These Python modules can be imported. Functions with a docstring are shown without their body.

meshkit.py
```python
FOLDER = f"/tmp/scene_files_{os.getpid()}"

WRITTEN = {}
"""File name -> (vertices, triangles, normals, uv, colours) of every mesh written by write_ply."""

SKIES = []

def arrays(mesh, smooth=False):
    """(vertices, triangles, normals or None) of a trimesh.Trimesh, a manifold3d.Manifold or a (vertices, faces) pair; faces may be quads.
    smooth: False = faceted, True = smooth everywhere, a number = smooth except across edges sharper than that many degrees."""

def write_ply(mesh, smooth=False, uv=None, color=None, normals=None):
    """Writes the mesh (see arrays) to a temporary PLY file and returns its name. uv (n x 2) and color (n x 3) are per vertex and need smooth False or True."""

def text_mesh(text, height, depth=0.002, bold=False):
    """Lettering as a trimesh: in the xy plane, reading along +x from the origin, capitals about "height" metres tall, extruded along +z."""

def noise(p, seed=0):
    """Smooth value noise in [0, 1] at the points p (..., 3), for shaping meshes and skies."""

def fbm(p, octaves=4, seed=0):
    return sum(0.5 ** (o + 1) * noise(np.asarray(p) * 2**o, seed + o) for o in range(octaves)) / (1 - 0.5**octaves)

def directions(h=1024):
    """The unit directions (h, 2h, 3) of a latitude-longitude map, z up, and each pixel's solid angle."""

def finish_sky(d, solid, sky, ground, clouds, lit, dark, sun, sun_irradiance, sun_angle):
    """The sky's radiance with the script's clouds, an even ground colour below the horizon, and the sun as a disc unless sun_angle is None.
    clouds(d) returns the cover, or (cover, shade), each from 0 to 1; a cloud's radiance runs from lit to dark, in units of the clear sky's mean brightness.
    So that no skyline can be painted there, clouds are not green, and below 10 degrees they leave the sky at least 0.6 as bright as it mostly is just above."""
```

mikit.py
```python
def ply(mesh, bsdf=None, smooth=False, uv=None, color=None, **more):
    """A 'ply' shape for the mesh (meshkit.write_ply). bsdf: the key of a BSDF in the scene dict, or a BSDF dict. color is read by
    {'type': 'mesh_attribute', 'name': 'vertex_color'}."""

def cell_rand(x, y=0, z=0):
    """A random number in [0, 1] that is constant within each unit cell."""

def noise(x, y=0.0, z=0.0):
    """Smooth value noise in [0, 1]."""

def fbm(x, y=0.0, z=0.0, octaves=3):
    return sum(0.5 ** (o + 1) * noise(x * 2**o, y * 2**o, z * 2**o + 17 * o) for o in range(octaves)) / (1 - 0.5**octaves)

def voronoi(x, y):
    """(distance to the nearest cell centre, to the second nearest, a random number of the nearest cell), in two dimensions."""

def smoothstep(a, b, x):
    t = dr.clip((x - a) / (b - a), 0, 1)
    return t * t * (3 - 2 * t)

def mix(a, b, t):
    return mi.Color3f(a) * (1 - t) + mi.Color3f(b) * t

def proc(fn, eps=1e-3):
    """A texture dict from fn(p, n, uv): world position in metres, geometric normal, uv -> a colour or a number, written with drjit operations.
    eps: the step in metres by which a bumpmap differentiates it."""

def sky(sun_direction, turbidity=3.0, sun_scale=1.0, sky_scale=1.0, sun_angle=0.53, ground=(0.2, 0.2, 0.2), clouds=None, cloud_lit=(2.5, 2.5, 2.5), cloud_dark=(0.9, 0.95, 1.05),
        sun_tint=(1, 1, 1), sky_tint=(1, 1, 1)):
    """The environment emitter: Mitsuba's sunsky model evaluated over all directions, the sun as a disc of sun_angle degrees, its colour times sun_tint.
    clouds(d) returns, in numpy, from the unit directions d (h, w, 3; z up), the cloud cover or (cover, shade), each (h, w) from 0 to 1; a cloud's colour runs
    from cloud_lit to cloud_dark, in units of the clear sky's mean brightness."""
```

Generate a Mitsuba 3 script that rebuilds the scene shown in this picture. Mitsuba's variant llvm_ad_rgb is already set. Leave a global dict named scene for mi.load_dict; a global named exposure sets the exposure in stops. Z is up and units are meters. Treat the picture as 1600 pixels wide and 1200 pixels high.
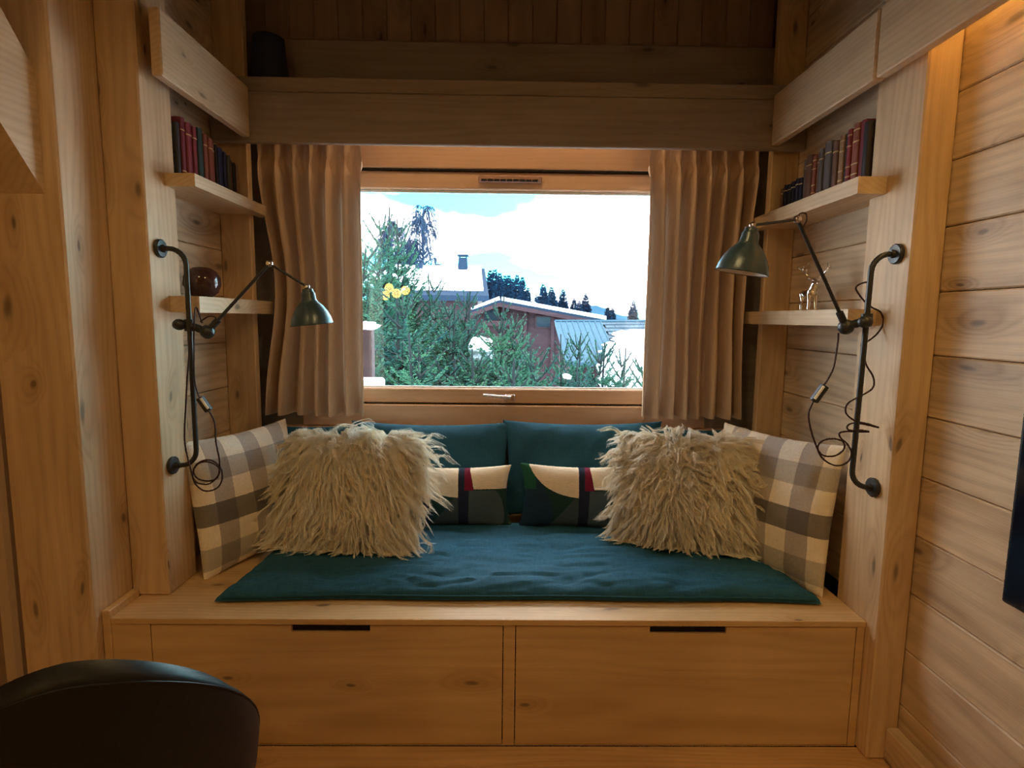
import math, random
import numpy as np, trimesh, manifold3d as m3
import drjit as dr
import mitsuba as mi
import mikit, meshkit
from mikit import proc, noise, fbm, voronoi, cell_rand, smoothstep, mix
from shapely.geometry import Polygon

T = mi.ScalarTransform4f
rng = np.random.default_rng(7)
random.seed(7)
scene, labels = {'type': 'scene'}, {}

# ------------------------------------------------------------------ camera
FOC = 886.0
EYE = np.array([0.0, 0.0, 1.43])
_Y = np.array([790 - 800.0, 497 - 600.0, FOC]); _Y /= np.linalg.norm(_Y)
_r = math.radians(0.55)
_U = np.array([math.sin(_r), -math.cos(_r), 0.0]); _U -= _Y * (_U @ _Y); _U /= np.linalg.norm(_U)
_X = np.cross(_Y, _U); _X *= np.sign(_X[0])
ROT = np.stack([_X, _Y, _U])                       # world from camera (x right, y down, z forward)
fwd, upv = ROT @ np.array([0, 0, 1.0]), ROT @ np.array([0, -1.0, 0])
scene['camera'] = {'type': 'perspective', 'fov': math.degrees(2 * math.atan(800 / FOC)), 'fov_axis': 'x', 'near_clip': 0.02, 'far_clip': 8000.0,
                   'to_world': T().look_at(origin=EYE.tolist(), target=(EYE + fwd).tolist(), up=upv.tolist())}

def at(px, py, y):
    """the point at depth y whose direction is that of pixel (px, py)"""
    d = ROT @ np.array([px - 800.0, py - 600.0, FOC])
    return EYE + d * (y / d[1])

def atx(px, py, x):
    d = ROT @ np.array([px - 800.0, py - 600.0, FOC])
    return EYE + d * (x / d[0])

# ------------------------------------------------------------------ sky
def sky_cover(d):
    q = d / np.maximum(d[..., 2:3] + 0.35, 0.05)
    n = meshkit.fbm(np.stack([q[..., 0] * 2.1 + 3.1, q[..., 1] * 2.1 + 0.4, d[..., 2] * 5.0], -1), 5, seed=4)
    cover = np.clip((n - 0.42) / 0.13, 0, 1)
    n2 = meshkit.fbm(np.stack([q[..., 0] * 3 + 9, q[..., 1] * 3, d[..., 2] * 3], -1), 4, seed=9)
    return cover * cover * (3 - 2 * cover), np.clip((n2 - 0.45) * 2.2, 0, 0.5)

scene['sky'] = mikit.sky((0.35, 0.75, 0.55), turbidity=3.0, sun_scale=0.0, sky_scale=26.0, ground=(0.5, 0.53, 0.58), clouds=sky_cover,
                         cloud_lit=(4.2, 4.2, 4.1), cloud_dark=(2.4, 2.6, 2.7), sky_tint=(0.10, 0.80, 0.85))
exposure = 0.56

# ------------------------------------------------------------------ materials
def wood_fn(axis, light, dark, ring=70.0, piece=None, knots=0.6, seed=0.0, contrast=1.0):
    ax = 'xyz'.index(axis)
    o1, o2 = [i for i in range(3) if i != ax]
    def fn(p, n, uv):
        q = [p.x, p.y, p.z]
        a, b, c = q[ax], q[o1], q[o2]
        if piece is not None:
            k = dr.floor((q[piece[0]] - piece[1]) / piece[2])
            r1, r2, r3 = cell_rand(k, seed, 1), cell_rand(k, seed, 2), cell_rand(k, seed, 3)
        else:
            r1, r2, r3 = mi.Float(0.37), mi.Float(0.61), mi.Float(0.5)
        a = a + r1 * 11.0 + seed
        wx, wy = noise(a * 3.0, (b + c) * 9.0, seed), noise(a * 3.0, (b + c) * 9.0, seed + 5)
        d1, d2, kr = voronoi(a * 2.3 + 0.35 * wx, (b + c) * 6.5 + r2 * 7 + 0.35 * wy)
        on = smoothstep(1 - knots, 1 - knots + 0.02, kr)
        size = 0.55 + 0.9 * cell_rand(kr * 997.0, 3.0, 1.0)
        halo = on * smoothstep(0.34 * size, 0.04, d1)
        knot = on * smoothstep(0.075 * size, 0.02, d1)
        w = fbm(a * 0.9, b * 5.0 + r2 * 5, c * 5.0, octaves=3)
        r = dr.sqrt(dr.square(b - 0.12 + r2 * 0.25) + dr.square(c + 0.1 + r3 * 0.2))
        ph = r * ring + w * 6.0 + halo * 2.2
        rg = 0.5 + 0.5 * dr.sin(ph * 2 * dr.pi)
        fib = noise(a * 8.0, b * 300.0, c * 300.0)
        blot = fbm(a * 3.0, b * 13.0, c * 13.0, octaves=3)
        strip = noise(a * 0.5, (b + c) * 22.0, seed)
        t = dr.clip(contrast * (0.20 * rg * rg + 0.20 * fib + 0.85 * (blot - 0.32) + 0.16 * strip) + 0.32 * halo, 0, 1)
        col = mix(light, dark, t) * (0.88 + 0.24 * r3)
        return col * (1 - 0.55 * knot)
    return fn

def principled(col, rough=0.5, spec=0.4, **k):
    return {'type': 'twosided', 'b': {'type': 'principled', 'base_color': col, 'roughness': rough, 'specular': spec, **k}}

def rgb(r, g, b):
    return {'type': 'rgb', 'value': [r, g, b]}

PL, PD = (0.66, 0.475, 0.285), (0.41, 0.255, 0.13)
scene['mat_post'] = principled(proc(wood_fn('z', PL, PD, 42, knots=0.55, seed=1.3)), 0.5)
scene['mat_post_b'] = principled(proc(wood_fn('z', PL, PD, 48, knots=0.6, seed=5.9)), 0.5)
scene['mat_plank'] = principled(proc(wood_fn('y', (0.66, 0.50, 0.325), (0.35, 0.235, 0.14), 36, piece=(2, 0.0, 0.19), knots=0.5, seed=2.2, contrast=1.15)), 0.5)
scene['mat_board_y'] = principled(proc(wood_fn('y', (0.66, 0.49, 0.31), (0.44, 0.29, 0.155), 60, knots=0.4, seed=8.1)), 0.45)
scene['mat_board_pale'] = principled(rgb(0.55, 0.42, 0.31), 0.7)
scene['mat_board_x'] = principled(proc(wood_fn('x', (0.62, 0.42, 0.215), (0.40, 0.235, 0.10), 55, knots=0.3, seed=3.7, contrast=0.9)), 0.42)
scene['mat_shaded_x'] = principled(proc(wood_fn('x', (0.34, 0.265, 0.215), (0.22, 0.165, 0.13), 50, knots=0.3, seed=6.4)), 0.5)  # same pine as elsewhere, darkened and greyed to stand for shade
scene['mat_shaded_z'] = principled(proc(wood_fn('z', (0.36, 0.245, 0.17), (0.22, 0.145, 0.10), 40, piece=(0, 0.0, 0.11), knots=0.4, seed=4.4)), 0.55)  # pine boards with the shade put into their colour
scene['mat_window_wood'] = principled(proc(wood_fn('x', (0.62, 0.41, 0.27), (0.47, 0.285, 0.175), 70, knots=0.0, seed=9.4, contrast=0.7)), 0.35)
scene['mat_vent'] = principled(rgb(0.30, 0.17, 0.13), 0.4)
scene['mat_floor'] = principled(proc(wood_fn('x', (0.52, 0.31, 0.14), (0.30, 0.155, 0.06), 45, piece=(1, 1.755, 0.14), knots=0.4, seed=7.7)), 0.32)
scene['mat_black_metal'] = principled(rgb(0.018, 0.020, 0.024), 0.38, 0.5)
scene['mat_shade'] = principled(rgb(0.03, 0.06, 0.075), 0.33, 0.6)
scene['mat_shade_inside'] = principled(rgb(0.75, 0.74, 0.70), 0.5)
scene['mat_chrome'] = {'type': 'roughconductor', 'material': 'Cr', 'alpha': 0.12}
scene['mat_silver'] = {'type': 'roughconductor', 'material': 'Ag', 'alpha': 0.05}
scene['mat_brass'] = {'type': 'roughconductor', 'material': 'Cu', 'alpha': 0.2}
scene['mat_cable'] = principled(rgb(0.03, 0.012, 0.014), 0.6)
scene['mat_slot'] = principled(rgb(0.012, 0.010, 0.009), 0.7, 0.2)
scene['mat_black_soft'] = principled(rgb(0.006, 0.006, 0.008), 0.45, 0.35)
scene['mat_screen'] = principled(rgb(0.004, 0.005, 0.012), 0.12, 0.5)
scene['mat_brown_glaze'] = principled(rgb(0.05, 0.018, 0.016), 0.12, 0.6)
scene['mat_navy_pot'] = principled(rgb(0.012, 0.018, 0.05), 0.6)
scene['mat_white_plastic'] = principled(rgb(0.8, 0.82, 0.85), 0.35)
scene['mat_gilt'] = principled(rgb(0.55, 0.42, 0.22), 0.4)
scene['mat_pages'] = principled(rgb(0.45, 0.37, 0.26), 0.8)

def linen(c0, c1):
    def fn(p, n, uv):
        f = 0.5 * noise(uv.x * 700, uv.y * 55) + 0.5 * noise(uv.x * 55, uv.y * 700)
        return mix(c0, c1, dr.clip(0.65 * f + 0.5 * (fbm(p.x * 9, p.y * 9, p.z * 9) - 0.2), 0, 1))
    return fn
scene['mat_linen'] = principled(proc(linen((0.009, 0.048, 0.085), (0.028, 0.120, 0.190))), 0.8, 0.2, sheen=0.4, sheen_tint=0.6)
scene['mat_linen_seam'] = principled(rgb(0.012, 0.06, 0.085), 0.85, 0.2)
scene['mat_curtain'] = {'type': 'principledthin', 'base_color': proc(lambda p, n, uv: mix((0.50, 0.36, 0.255), (0.62, 0.455, 0.33), 0.6 * noise(p.x * 900, p.y * 900, p.z * 60) + 0.4 * noise(p.x * 60, p.y * 60, p.z * 900))),
                        'roughness': 0.8, 'diff_trans': 0.12, 'spec_trans': 0.0, 'eta': 1.3}

def plaid(p, n, uv):
    u, v = uv.x * 6.4 + 0.25, uv.y * 6.4 + 0.6
    iu, iv = dr.floor(u), dr.floor(v)
    su = dr.select(dr.abs(iu * 0.5 - dr.floor(iu * 0.5)) > 0.25, 1.0, 0.0)
    sv = dr.select(dr.abs(iv * 0.5 - dr.floor(iv * 0.5)) > 0.25, 1.0, 0.0)
    strong = dr.select(dr.abs(iv * 0.25 - dr.floor(iv * 0.25)) > 0.5, 1.0, 0.55)
    cream, grey, dark = mi.Color3f(0.84, 0.75, 0.62), mi.Color3f(0.30, 0.255, 0.235), mi.Color3f(0.055, 0.050, 0.052)
    c = cream * (1 - 0.72 * su) + grey * (0.72 * su)
    c = c * (1 - 0.80 * sv * strong) + dark * (0.80 * sv * strong)
    tw = uv.x * 130 + uv.y * 130
    tw = tw - dr.floor(tw)
    fz = fbm(uv.x * 160, uv.y * 160, 0, octaves=2)
    return c * (0.80 + 0.22 * fz + 0.12 * dr.select(tw > 0.5, 1.0, 0.0))
scene['mat_plaid'] = principled(proc(plaid), 0.9, 0.15, sheen=0.4)

def abstract(p, n, uv):
    u, v = uv.x, uv.y
    cream, navy, wine = mi.Color3f(0.78, 0.66, 0.50), mi.Color3f(0.012, 0.018, 0.040), mi.Color3f(0.16, 0.008, 0.03)
    green, teal, blue = mi.Color3f(0.012, 0.042, 0.036), mi.Color3f(0.055, 0.085, 0.095), mi.Color3f(0.010, 0.032, 0.062)
    emer = mi.Color3f(0.012, 0.085, 0.045)
    c = mi.Color3f(green)
    c = dr.select((u < 0.30) & (dr.square((u + 0.1) / 0.42) + dr.square((v - 0.05) / 0.85) < 1), blue, c)
    c = dr.select((u > 0.26) & (u < 0.53) & (v < (u - 0.26) * 2.1), teal * 0.8, c)
    c = dr.select((u > 0.60) & (v < 0.60) & ((u < 0.82) | (dr.square((u - 0.82) / 0.14) + dr.square((v - 0.28) / 0.34) < 1)), teal, c)
    arc = dr.square((u - 0.56) / 0.48) + dr.square((v - 1.05) / 0.56) < 1
    c = dr.select(arc & (u < 0.56) & (u > 0.06), cream, c)
    c = dr.select((u < 0.13) & (v > 0.6) & ~arc, emer, c)
    c = dr.select((u > 0.60) & (v > 0.62), cream, c)
    c = dr.select((u > 0.525) & (u < 0.61 + 0.02 * v), navy, c)
    c = dr.select((u > 0.58) & (u < 0.665 - 0.10 * (v - 0.6)) & (v > 0.60), wine, c)
    thread = 0.82 + 0.18 * noise(u * 30, v * 260) + 0.10 * noise(u * 420, v * 60)
    return c * thread
scene['mat_abstract'] = principled(proc(abstract), 0.8, 0.2)
scene['mat_fur'] = {'type': 'principledthin', 'base_color': {'type': 'mesh_attribute', 'name': 'vertex_color'}, 'roughness': 0.6, 'diff_trans': 0.8, 'spec_trans': 0.0, 'eta': 1.35}
scene['mat_fur_base'] = principled(rgb(0.86, 0.77, 0.62), 0.9, 0.1)
scene['mat_glass'] = {'type': 'thindielectric', 'int_ior': 1.5}

# outdoors; a bluish haze is put into the tree, house and mountain colours
scene['mat_snow'] = principled(proc(lambda p, n, uv: mix((0.80, 0.84, 0.90), (0.90, 0.92, 0.95), fbm(p.x * 2, p.y * 2, p.z * 2))), 0.9, 0.1)
scene['mat_hazed_spruce'] = principled(proc(lambda p, n, uv: mix((0.014, 0.078, 0.088), (0.070, 0.205, 0.100), fbm(p.x * 1.1, p.y * 1.1, p.z * 1.1) * 1.5 - 0.25)), 0.8, 0.15)
scene['mat_hazed_spruce_far'] = principled(proc(lambda p, n, uv: mix((0.004, 0.022, 0.050), (0.008, 0.036, 0.075), noise(p.x, p.y, p.z))), 0.9, 0.1)
scene['mat_bark'] = principled(rgb(0.022, 0.032, 0.034), 0.9, 0.1)
scene['mat_hazed_birch'] = principled(rgb(0.018, 0.040, 0.075), 0.9, 0.1)
scene['mat_hazed_chalet'] = principled(proc(wood_fn('x', (0.052, 0.027, 0.032), (0.026, 0.016, 0.022), 8, piece=(2, 0.0, 0.16), knots=0.0, seed=11)), 0.7, 0.2)
scene['mat_hazed_chalet_dark'] = principled(rgb(0.014, 0.030, 0.055), 0.8, 0.1)
scene['mat_hazed_metal_roof'] = principled(rgb(0.040, 0.088, 0.125), 0.7, 0.1)
scene['mat_hazed_slate'] = principled(proc(lambda p, n, uv: mix((0.014, 0.034, 0.052), (0.036, 0.070, 0.10), noise(p.x * 4, p.y * 4, p.z * 9))), 0.7, 0.3)
scene['mat_far_glass'] = principled(rgb(0.012, 0.03, 0.045), 0.2, 0.3)
scene['mat_hazed_mountain'] = principled(proc(lambda p, n, uv: mix((0.012, 0.045, 0.085), (0.045, 0.10, 0.14), fbm(p.x * 0.012, p.y * 0.012, p.z * 0.02))), 1.0, 0.0)  # distance haze mixed into the mountain colour

# ------------------------------------------------------------------ helpers
def numbered(key):
    used = lambda k: k in scene or k in labels
    if not used(key):
        return key
    i = 1
    while used(f'{key}_{i:03d}'):
        i += 1
    return f'{key}_{i:03d}'

def tag(key, label=None, cat=None, group=None, kind=None):
    d = labels.setdefault(key, {})
    for k, v in (('label', label), ('category', cat), ('group', group), ('kind', kind)):
        if v:
            d[k] = v
    return key

def thing(name, label, cat, group=None):
    return tag(numbered(name), label, cat, group)

def obj(name, mesh, mat, parent=None, smooth=False, uv=None, color=None, label=None, kind=None, xf=None, **more):
    key = numbered(f'{parent}__{name}' if parent else name)
    d = mesh if isinstance(mesh, dict) else mikit.ply(mesh, mat, smooth=smooth, uv=uv, color=color, **more)
    if xf is not None:
        d = {**d, 'to_world': xf}
    scene[key] = d
    if label or kind:
        tag(key, label, kind=kind)
    return key

def struct(name, mesh=None, mat=None, **k):
    if mesh is None:
        return tag(numbered(name), kind='structure')
    key = obj(name, mesh, mat, **k)
    return tag(key, kind='structure')

def box(x0, x1, y0, y1, z0, z1, b=0.003):
    lo, hi = np.minimum([x0, y0, z0], [x1, y1, z1]), np.maximum([x0, y0, z0], [x1, y1, z1])
    b = min(b, 0.45 * (hi - lo).min())
    if b <= 0:
        return trimesh.creation.box(bounds=[lo, hi])
    pts = []
    for s in np.ndindex(2, 2, 2):
        c = np.where(s, hi, lo); inw = np.where(s, -1, 1) * b
        for k in range(3):
            q = c + inw; q[k] = c[k]; pts.append(q)
    return trimesh.convex.convex_hull(np.array(pts))

def joinm(*ms):
    return trimesh.util.concatenate([m for m in ms])

def prism(poly, axis, a0, a1):
    """extrude a 2D polygon along the axis; its coordinates are the two others in xyz order"""
    m = trimesh.creation.extrude_polygon(Polygon(poly), a1 - a0, engine='earcut')
    v = m.vertices.copy()
    out = np.empty_like(v)
    o = [i for i in range(3) if i != axis]
    out[:, o[0]], out[:, o[1]], out[:, axis] = v[:, 0], v[:, 1], v[:, 2] + a0
    f = m.faces if axis != 1 else m.faces[:, ::-1]
    return trimesh.Trimesh(out, f, process=False)

def catmull(pts, n=8):
    p = np.asarray(pts, float)
    p = np.vstack([2 * p[0] - p[1], p, 2 * p[-1] - p[-2]])
    t = np.linspace(0, 1, n, endpoint=False)[:, None]
    out = []
    for i in range(1, len(p) - 2):
        a, b, c, d = p[i - 1:i + 3]
        out.append(0.5 * (2 * b + (c - a) * t + (2 * a - 5 * b + 4 * c - d) * t**2 + (3 * b - a - 3 * c + d) * t**3))
    return np.vstack(out + [p[-2:-1]])

def tube(pts, r, n=8, caps=True):
    p = np.asarray(pts, float)
    r = np.broadcast_to(np.asarray(r, float), len(p))
    tan = np.gradient(p, axis=0); tan /= np.linalg.norm(tan, axis=1, keepdims=True) + 1e-12
    ref = np.array([0, 0, 1.0]) if abs(tan[0, 2]) < 0.9 else np.array([1.0, 0, 0])
    nx = np.cross(tan[0], ref); nx /= np.linalg.norm(nx)
    ang = np.arange(n) / n * 2 * np.pi
    V = []
    for i in range(len(p)):
        nx = nx - tan[i] * (nx @ tan[i]); nx /= np.linalg.norm(nx) + 1e-12
        ny = np.cross(tan[i], nx)
        V.append(p[i] + r[i] * (np.cos(ang)[:, None] * nx + np.sin(ang)[:, None] * ny))
    V = np.vstack(V); F = []
    for i in range(len(p) - 1):
        for j in range(n):
            a, b = i * n + j, i * n + (j + 1) % n
            F += [[a, b, b + n], [a, b + n, a + n]]
    if caps:
        V = np.vstack([V, p[:1], p[-1:]])
        c0, c1 = len(V) - 2, len(V) - 1
        for j in range(n):
            F.append([c0, (j + 1) % n, j]); F.append([c1, (len(p) - 1) * n + j, (len(p) - 1) * n + (j + 1) % n])
    return trimesh.Trimesh(V, F, process=False)

def ball(c, r, s=(1, 1, 1), sub=3):
    m = trimesh.creation.icosphere(subdivisions=sub, radius=r)
    m.apply_scale(s); m.apply_translation(c)
    return m

def lathe(profile, center=(0, 0, 0), n=40, axis=(0, 0, 1)):
    pr = np.asarray(profile, float)
    a = np.arange(n) / n * 2 * np.pi
    V = np.stack([pr[:, None, 0] * np.cos(a), pr[:, None, 0] * np.sin(a), np.repeat(pr[:, 1:2], n, 1)], -1).reshape(-1, 3)
    F = []
    for i in range(len(pr) - 1):
        for j in range(n):
            b, c = i * n + j, i * n + (j + 1) % n
            F += [[b, c, c + n], [b, c + n, b + n]]
    m = trimesh.Trimesh(V, F, process=False)
    m.apply_transform(trimesh.geometry.align_vectors([0, 0, 1], np.asarray(axis, float) / np.linalg.norm(axis)))
    m.apply_translation(center)
    return m

def rod(a, b, r, n=12):
    a, b = np.asarray(a, float), np.asarray(b, float)
    return tube(np.array([a, (a + b) / 2, b]), r, n)

# ------------------------------------------------------------------ the room
# floor of boards running along x, laid towards the viewer
fl = struct('floor')
for k in range(46):
    y1 = 1.755 - 0.14 * k
    for j, (xa, xb) in enumerate(((-3.2, -0.9 + 0.35 * (k % 3)), (-0.9 + 0.35 * (k % 3), 1.40))):
        obj('board', box(xa + 0.0005, xb - 0.0005, y1 - 0.139, y1 - 0.0005, -0.03, 0.0, 0.0015), 'mat_floor', fl)
        if k > 10:
            pass
obj('underlay', box(-3.4, 1.6, -4.9, 3.0, -0.1, -0.03, 0), 'mat_slot', fl)

# right-hand wall: wide horizontal planks at x = 1.30
wr = struct('wall_right')
for k in range(-1, 17):
    z0 = -0.0045 + 0.19 * k + 0.006
    if z0 + 0.19 < 0.02:
        continue
    obj('plank', box(1.30, 1.335, -4.7, 1.925, max(z0 + 0.0012, 0.0), z0 + 0.19 - 0.0012, 0.004), 'mat_plank', wr)
obj('backing', box(1.336, 1.42, -4.74, 2.96, -0.03, 3.4, 0), 'mat_slot', wr)
struct('baseboard_right', joinm(box(1.256, 1.299, -4.7, 1.70, 0.0, 0.115, 0.006)), 'mat_plank')

# niche side walls with horizontal planks (left x=-1.25, right x=1.272)
wnl = struct('wall_niche_left')
wnr = struct('wall_niche_right')
for k in range(0, 15):
    z0 = 0.45 + 0.2 * k + 0.06
    if k == 0:
        z0, h = 0.45, 0.06 + 0.2
    else:
        h = 0.2; z0 = 0.51 + 0.2 * k
    if z0 > 3.2:
        break
    obj('plank', box(-1.285, -1.25, 2.084, 2.59, z0 + 0.001, z0 + h - 0.001, 0.003), 'mat_plank', wnl)
    obj('plank', box(1.272, 1.3, 1.926, 2.59, z0 + 0.001, z0 + h - 0.001, 0.003), 'mat_plank', wnr)
obj('backing', box(-1.40, -1.286, 2.084, 2.774, 0.0, 3.4, 0), 'mat_slot', wnl)
# pilaster boards that close the niche walls against the curtain
struct('trim_1', box(-1.249, -1.118, 2.55, 2.59, 0.45, 3.4, 0.004), 'mat_post')
struct('trim_2', box(1.152, 1.271, 2.55, 2.59, 0.45, 3.4, 0.004), 'mat_post')

# window wall round the opening
WX, WZ0, WZ1 = 0.985, 0.90, 2.262
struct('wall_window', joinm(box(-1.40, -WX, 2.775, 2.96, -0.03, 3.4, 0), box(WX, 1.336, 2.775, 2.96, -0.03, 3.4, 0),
                            box(-WX, WX, 2.775, 2.96, -0.03, WZ0, 0), box(-WX, WX, 2.775, 2.96, WZ1, 3.4, 0)), 'mat_shaded_x')
# vertical boards of the wall above the ledge, shade put into their colour
wu = struct('wall_upper')
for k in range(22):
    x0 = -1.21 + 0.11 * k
    obj('board', box(x0 + 0.0008, min(x0 + 0.1092, 1.27), 2.74, 2.774, 2.665, 3.4, 0.003), 'mat_shaded_z', wu)

# the other walls, ceiling
struct('wall_back', box(-3.4, 1.42, -4.9, -4.75, -0.03, 3.5, 0), 'mat_board_x')
struct('wall_left', box(-3.4, -3.2, -4.8, 2.2, -0.03, 3.5, 0), 'mat_board_y')
struct('wall_front', joinm(box(-3.3, -1.72, 1.90, 2.70, -0.03, 3.159, 0), box(-1.72, -1.41, 2.60, 2.70, -0.03, 3.159, 0)), 'mat_shaded_z')
cl = struct('ceiling')
for k in range(36):
    x0 = -3.2 + 0.13 * k
    if x0 > 1.29:
        break
    obj('board', box(x0 + 0.001, min(x0 + 0.129, 1.299), -4.75, 1.60, 2.46, 2.485, 0.003), 'mat_board_y', cl)  # low ceiling out of view, keeps lamp light off the niche top
    obj('high_board', box(x0 + 0.001, min(x0 + 0.129, 1.299), 1.64, 2.739, 3.16, 3.185, 0.003), 'mat_shaded_z', cl)
obj('unseen_drop_board', box(-3.2, 1.299, 1.601, 1.639, 2.46, 3.159, 0.003), 'mat_board_x', cl)  # unseen drop closing the dark void over the niche
obj('backing', box(-3.5, 1.6, -4.95, 3.05, 3.19, 3.3, 0), 'mat_slot', cl)

# posts
tag(obj('wooden_post', box(-1.53, -1.30, 1.72, 1.999, 0, 3.158, 0.006), 'mat_post_b'), 'broad knotty wooden post at far left that carries the slanted brace', 'post')
tag(obj('wooden_post', box(-1.299, -1.17, 1.905, 2.083, 0.4505, 3.158, 0.005), 'mat_post'), 'pale wooden post behind the left black lamp pole, standing on the bench', 'post')
tag(obj('wooden_post', box(1.20, 1.2985, 1.70, 1.925, 0.0, 3.158, 0.005), 'mat_post'), 'wooden post behind the right black lamp pole, its front face glowing orange at the top', 'post')
tag(obj('wooden_brace', prism([(1.719, 1.775), (1.719, 2.115), (1.435, 2.459), (1.152, 2.459)], 0, -1.52, -1.345), 'mat_board_y'), 'slanted knotty timber brace rising from the far left post', 'brace')
xa, xb = at(4, 1000, 1.80)[0], at(31, 1000, 1.80)[0]
tag(obj('upright_board', box(xa, xb, 1.79, 1.84, 0, 2.459, 0.012), 'mat_board_pale'), 'narrow pale upright board at the left edge, beyond the gap beside the broad post', 'board')

# valance boards along the sides
tag(obj('valance_board', box(-1.115, -1.08, 1.885, 2.497, 2.172, 2.375, 0.004), 'mat_board_y'), 'wide pelmet board over the left bookshelf, its cut end facing the room', 'pelmet board')
tag(obj('valance_board', box(1.12, 1.155, 1.822, 2.497, 2.168, 2.372, 0.004), 'mat_board_y'), 'pelmet board over the right bookshelf, beyond the dark joint', 'pelmet board')
tag(obj('valance_board', box(1.12, 1.155, -0.6, 1.811, 2.168, 2.372, 0.004), 'mat_board_y'), 'pelmet board with warm light behind it, at the top right corner', 'pelmet board')
# the deck that the pelmets hang from
struct('trim_3', joinm(box(-1.249, -1.117, 2.085, 2.548, 2.30, 2.33, 0)), 'mat_shaded_x')
struct('trim_4', joinm(box(1.157, 1.271, 1.93, 2.548, 2.30, 2.33, 0)), 'mat_shaded_x')

# curtain box over the window
cb = thing('curtain_box', 'shade-darkened wooden curtain box spanning the niche above the window', 'curtain box')
obj('fascia', box(-1.249, 1.271, 2.498, 2.522, 2.152, 2.357, 0.004), 'mat_shaded_x', cb)
obj('upper_fascia', box(-1.249, 1.271, 2.506, 2.53, 2.3575, 2.42, 0.004), 'mat_shaded_x', cb)
obj('top_board', box(-1.117, 1.151, 2.531, 2.739, 2.395, 2.42, 0.002), 'mat_shaded_x', cb)
tag(obj('wall_beam', box(-1.04, 1.22, 2.70, 2.773, 2.421, 2.66, 0.008), 'mat_shaded_x'), 'shade-darkened horizontal beam above the curtain box', 'beam')
rf = thing('roof_rafter', 'shade-darkened rafter crossing the upper right corner above the beam', 'rafter')
obj('timber', prism([(0.98, 3.155), (1.27, 2.86), (1.27, 3.0), (1.12, 3.155)], 1, 2.62, 2.735), 'mat_shaded_x', rf)

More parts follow.
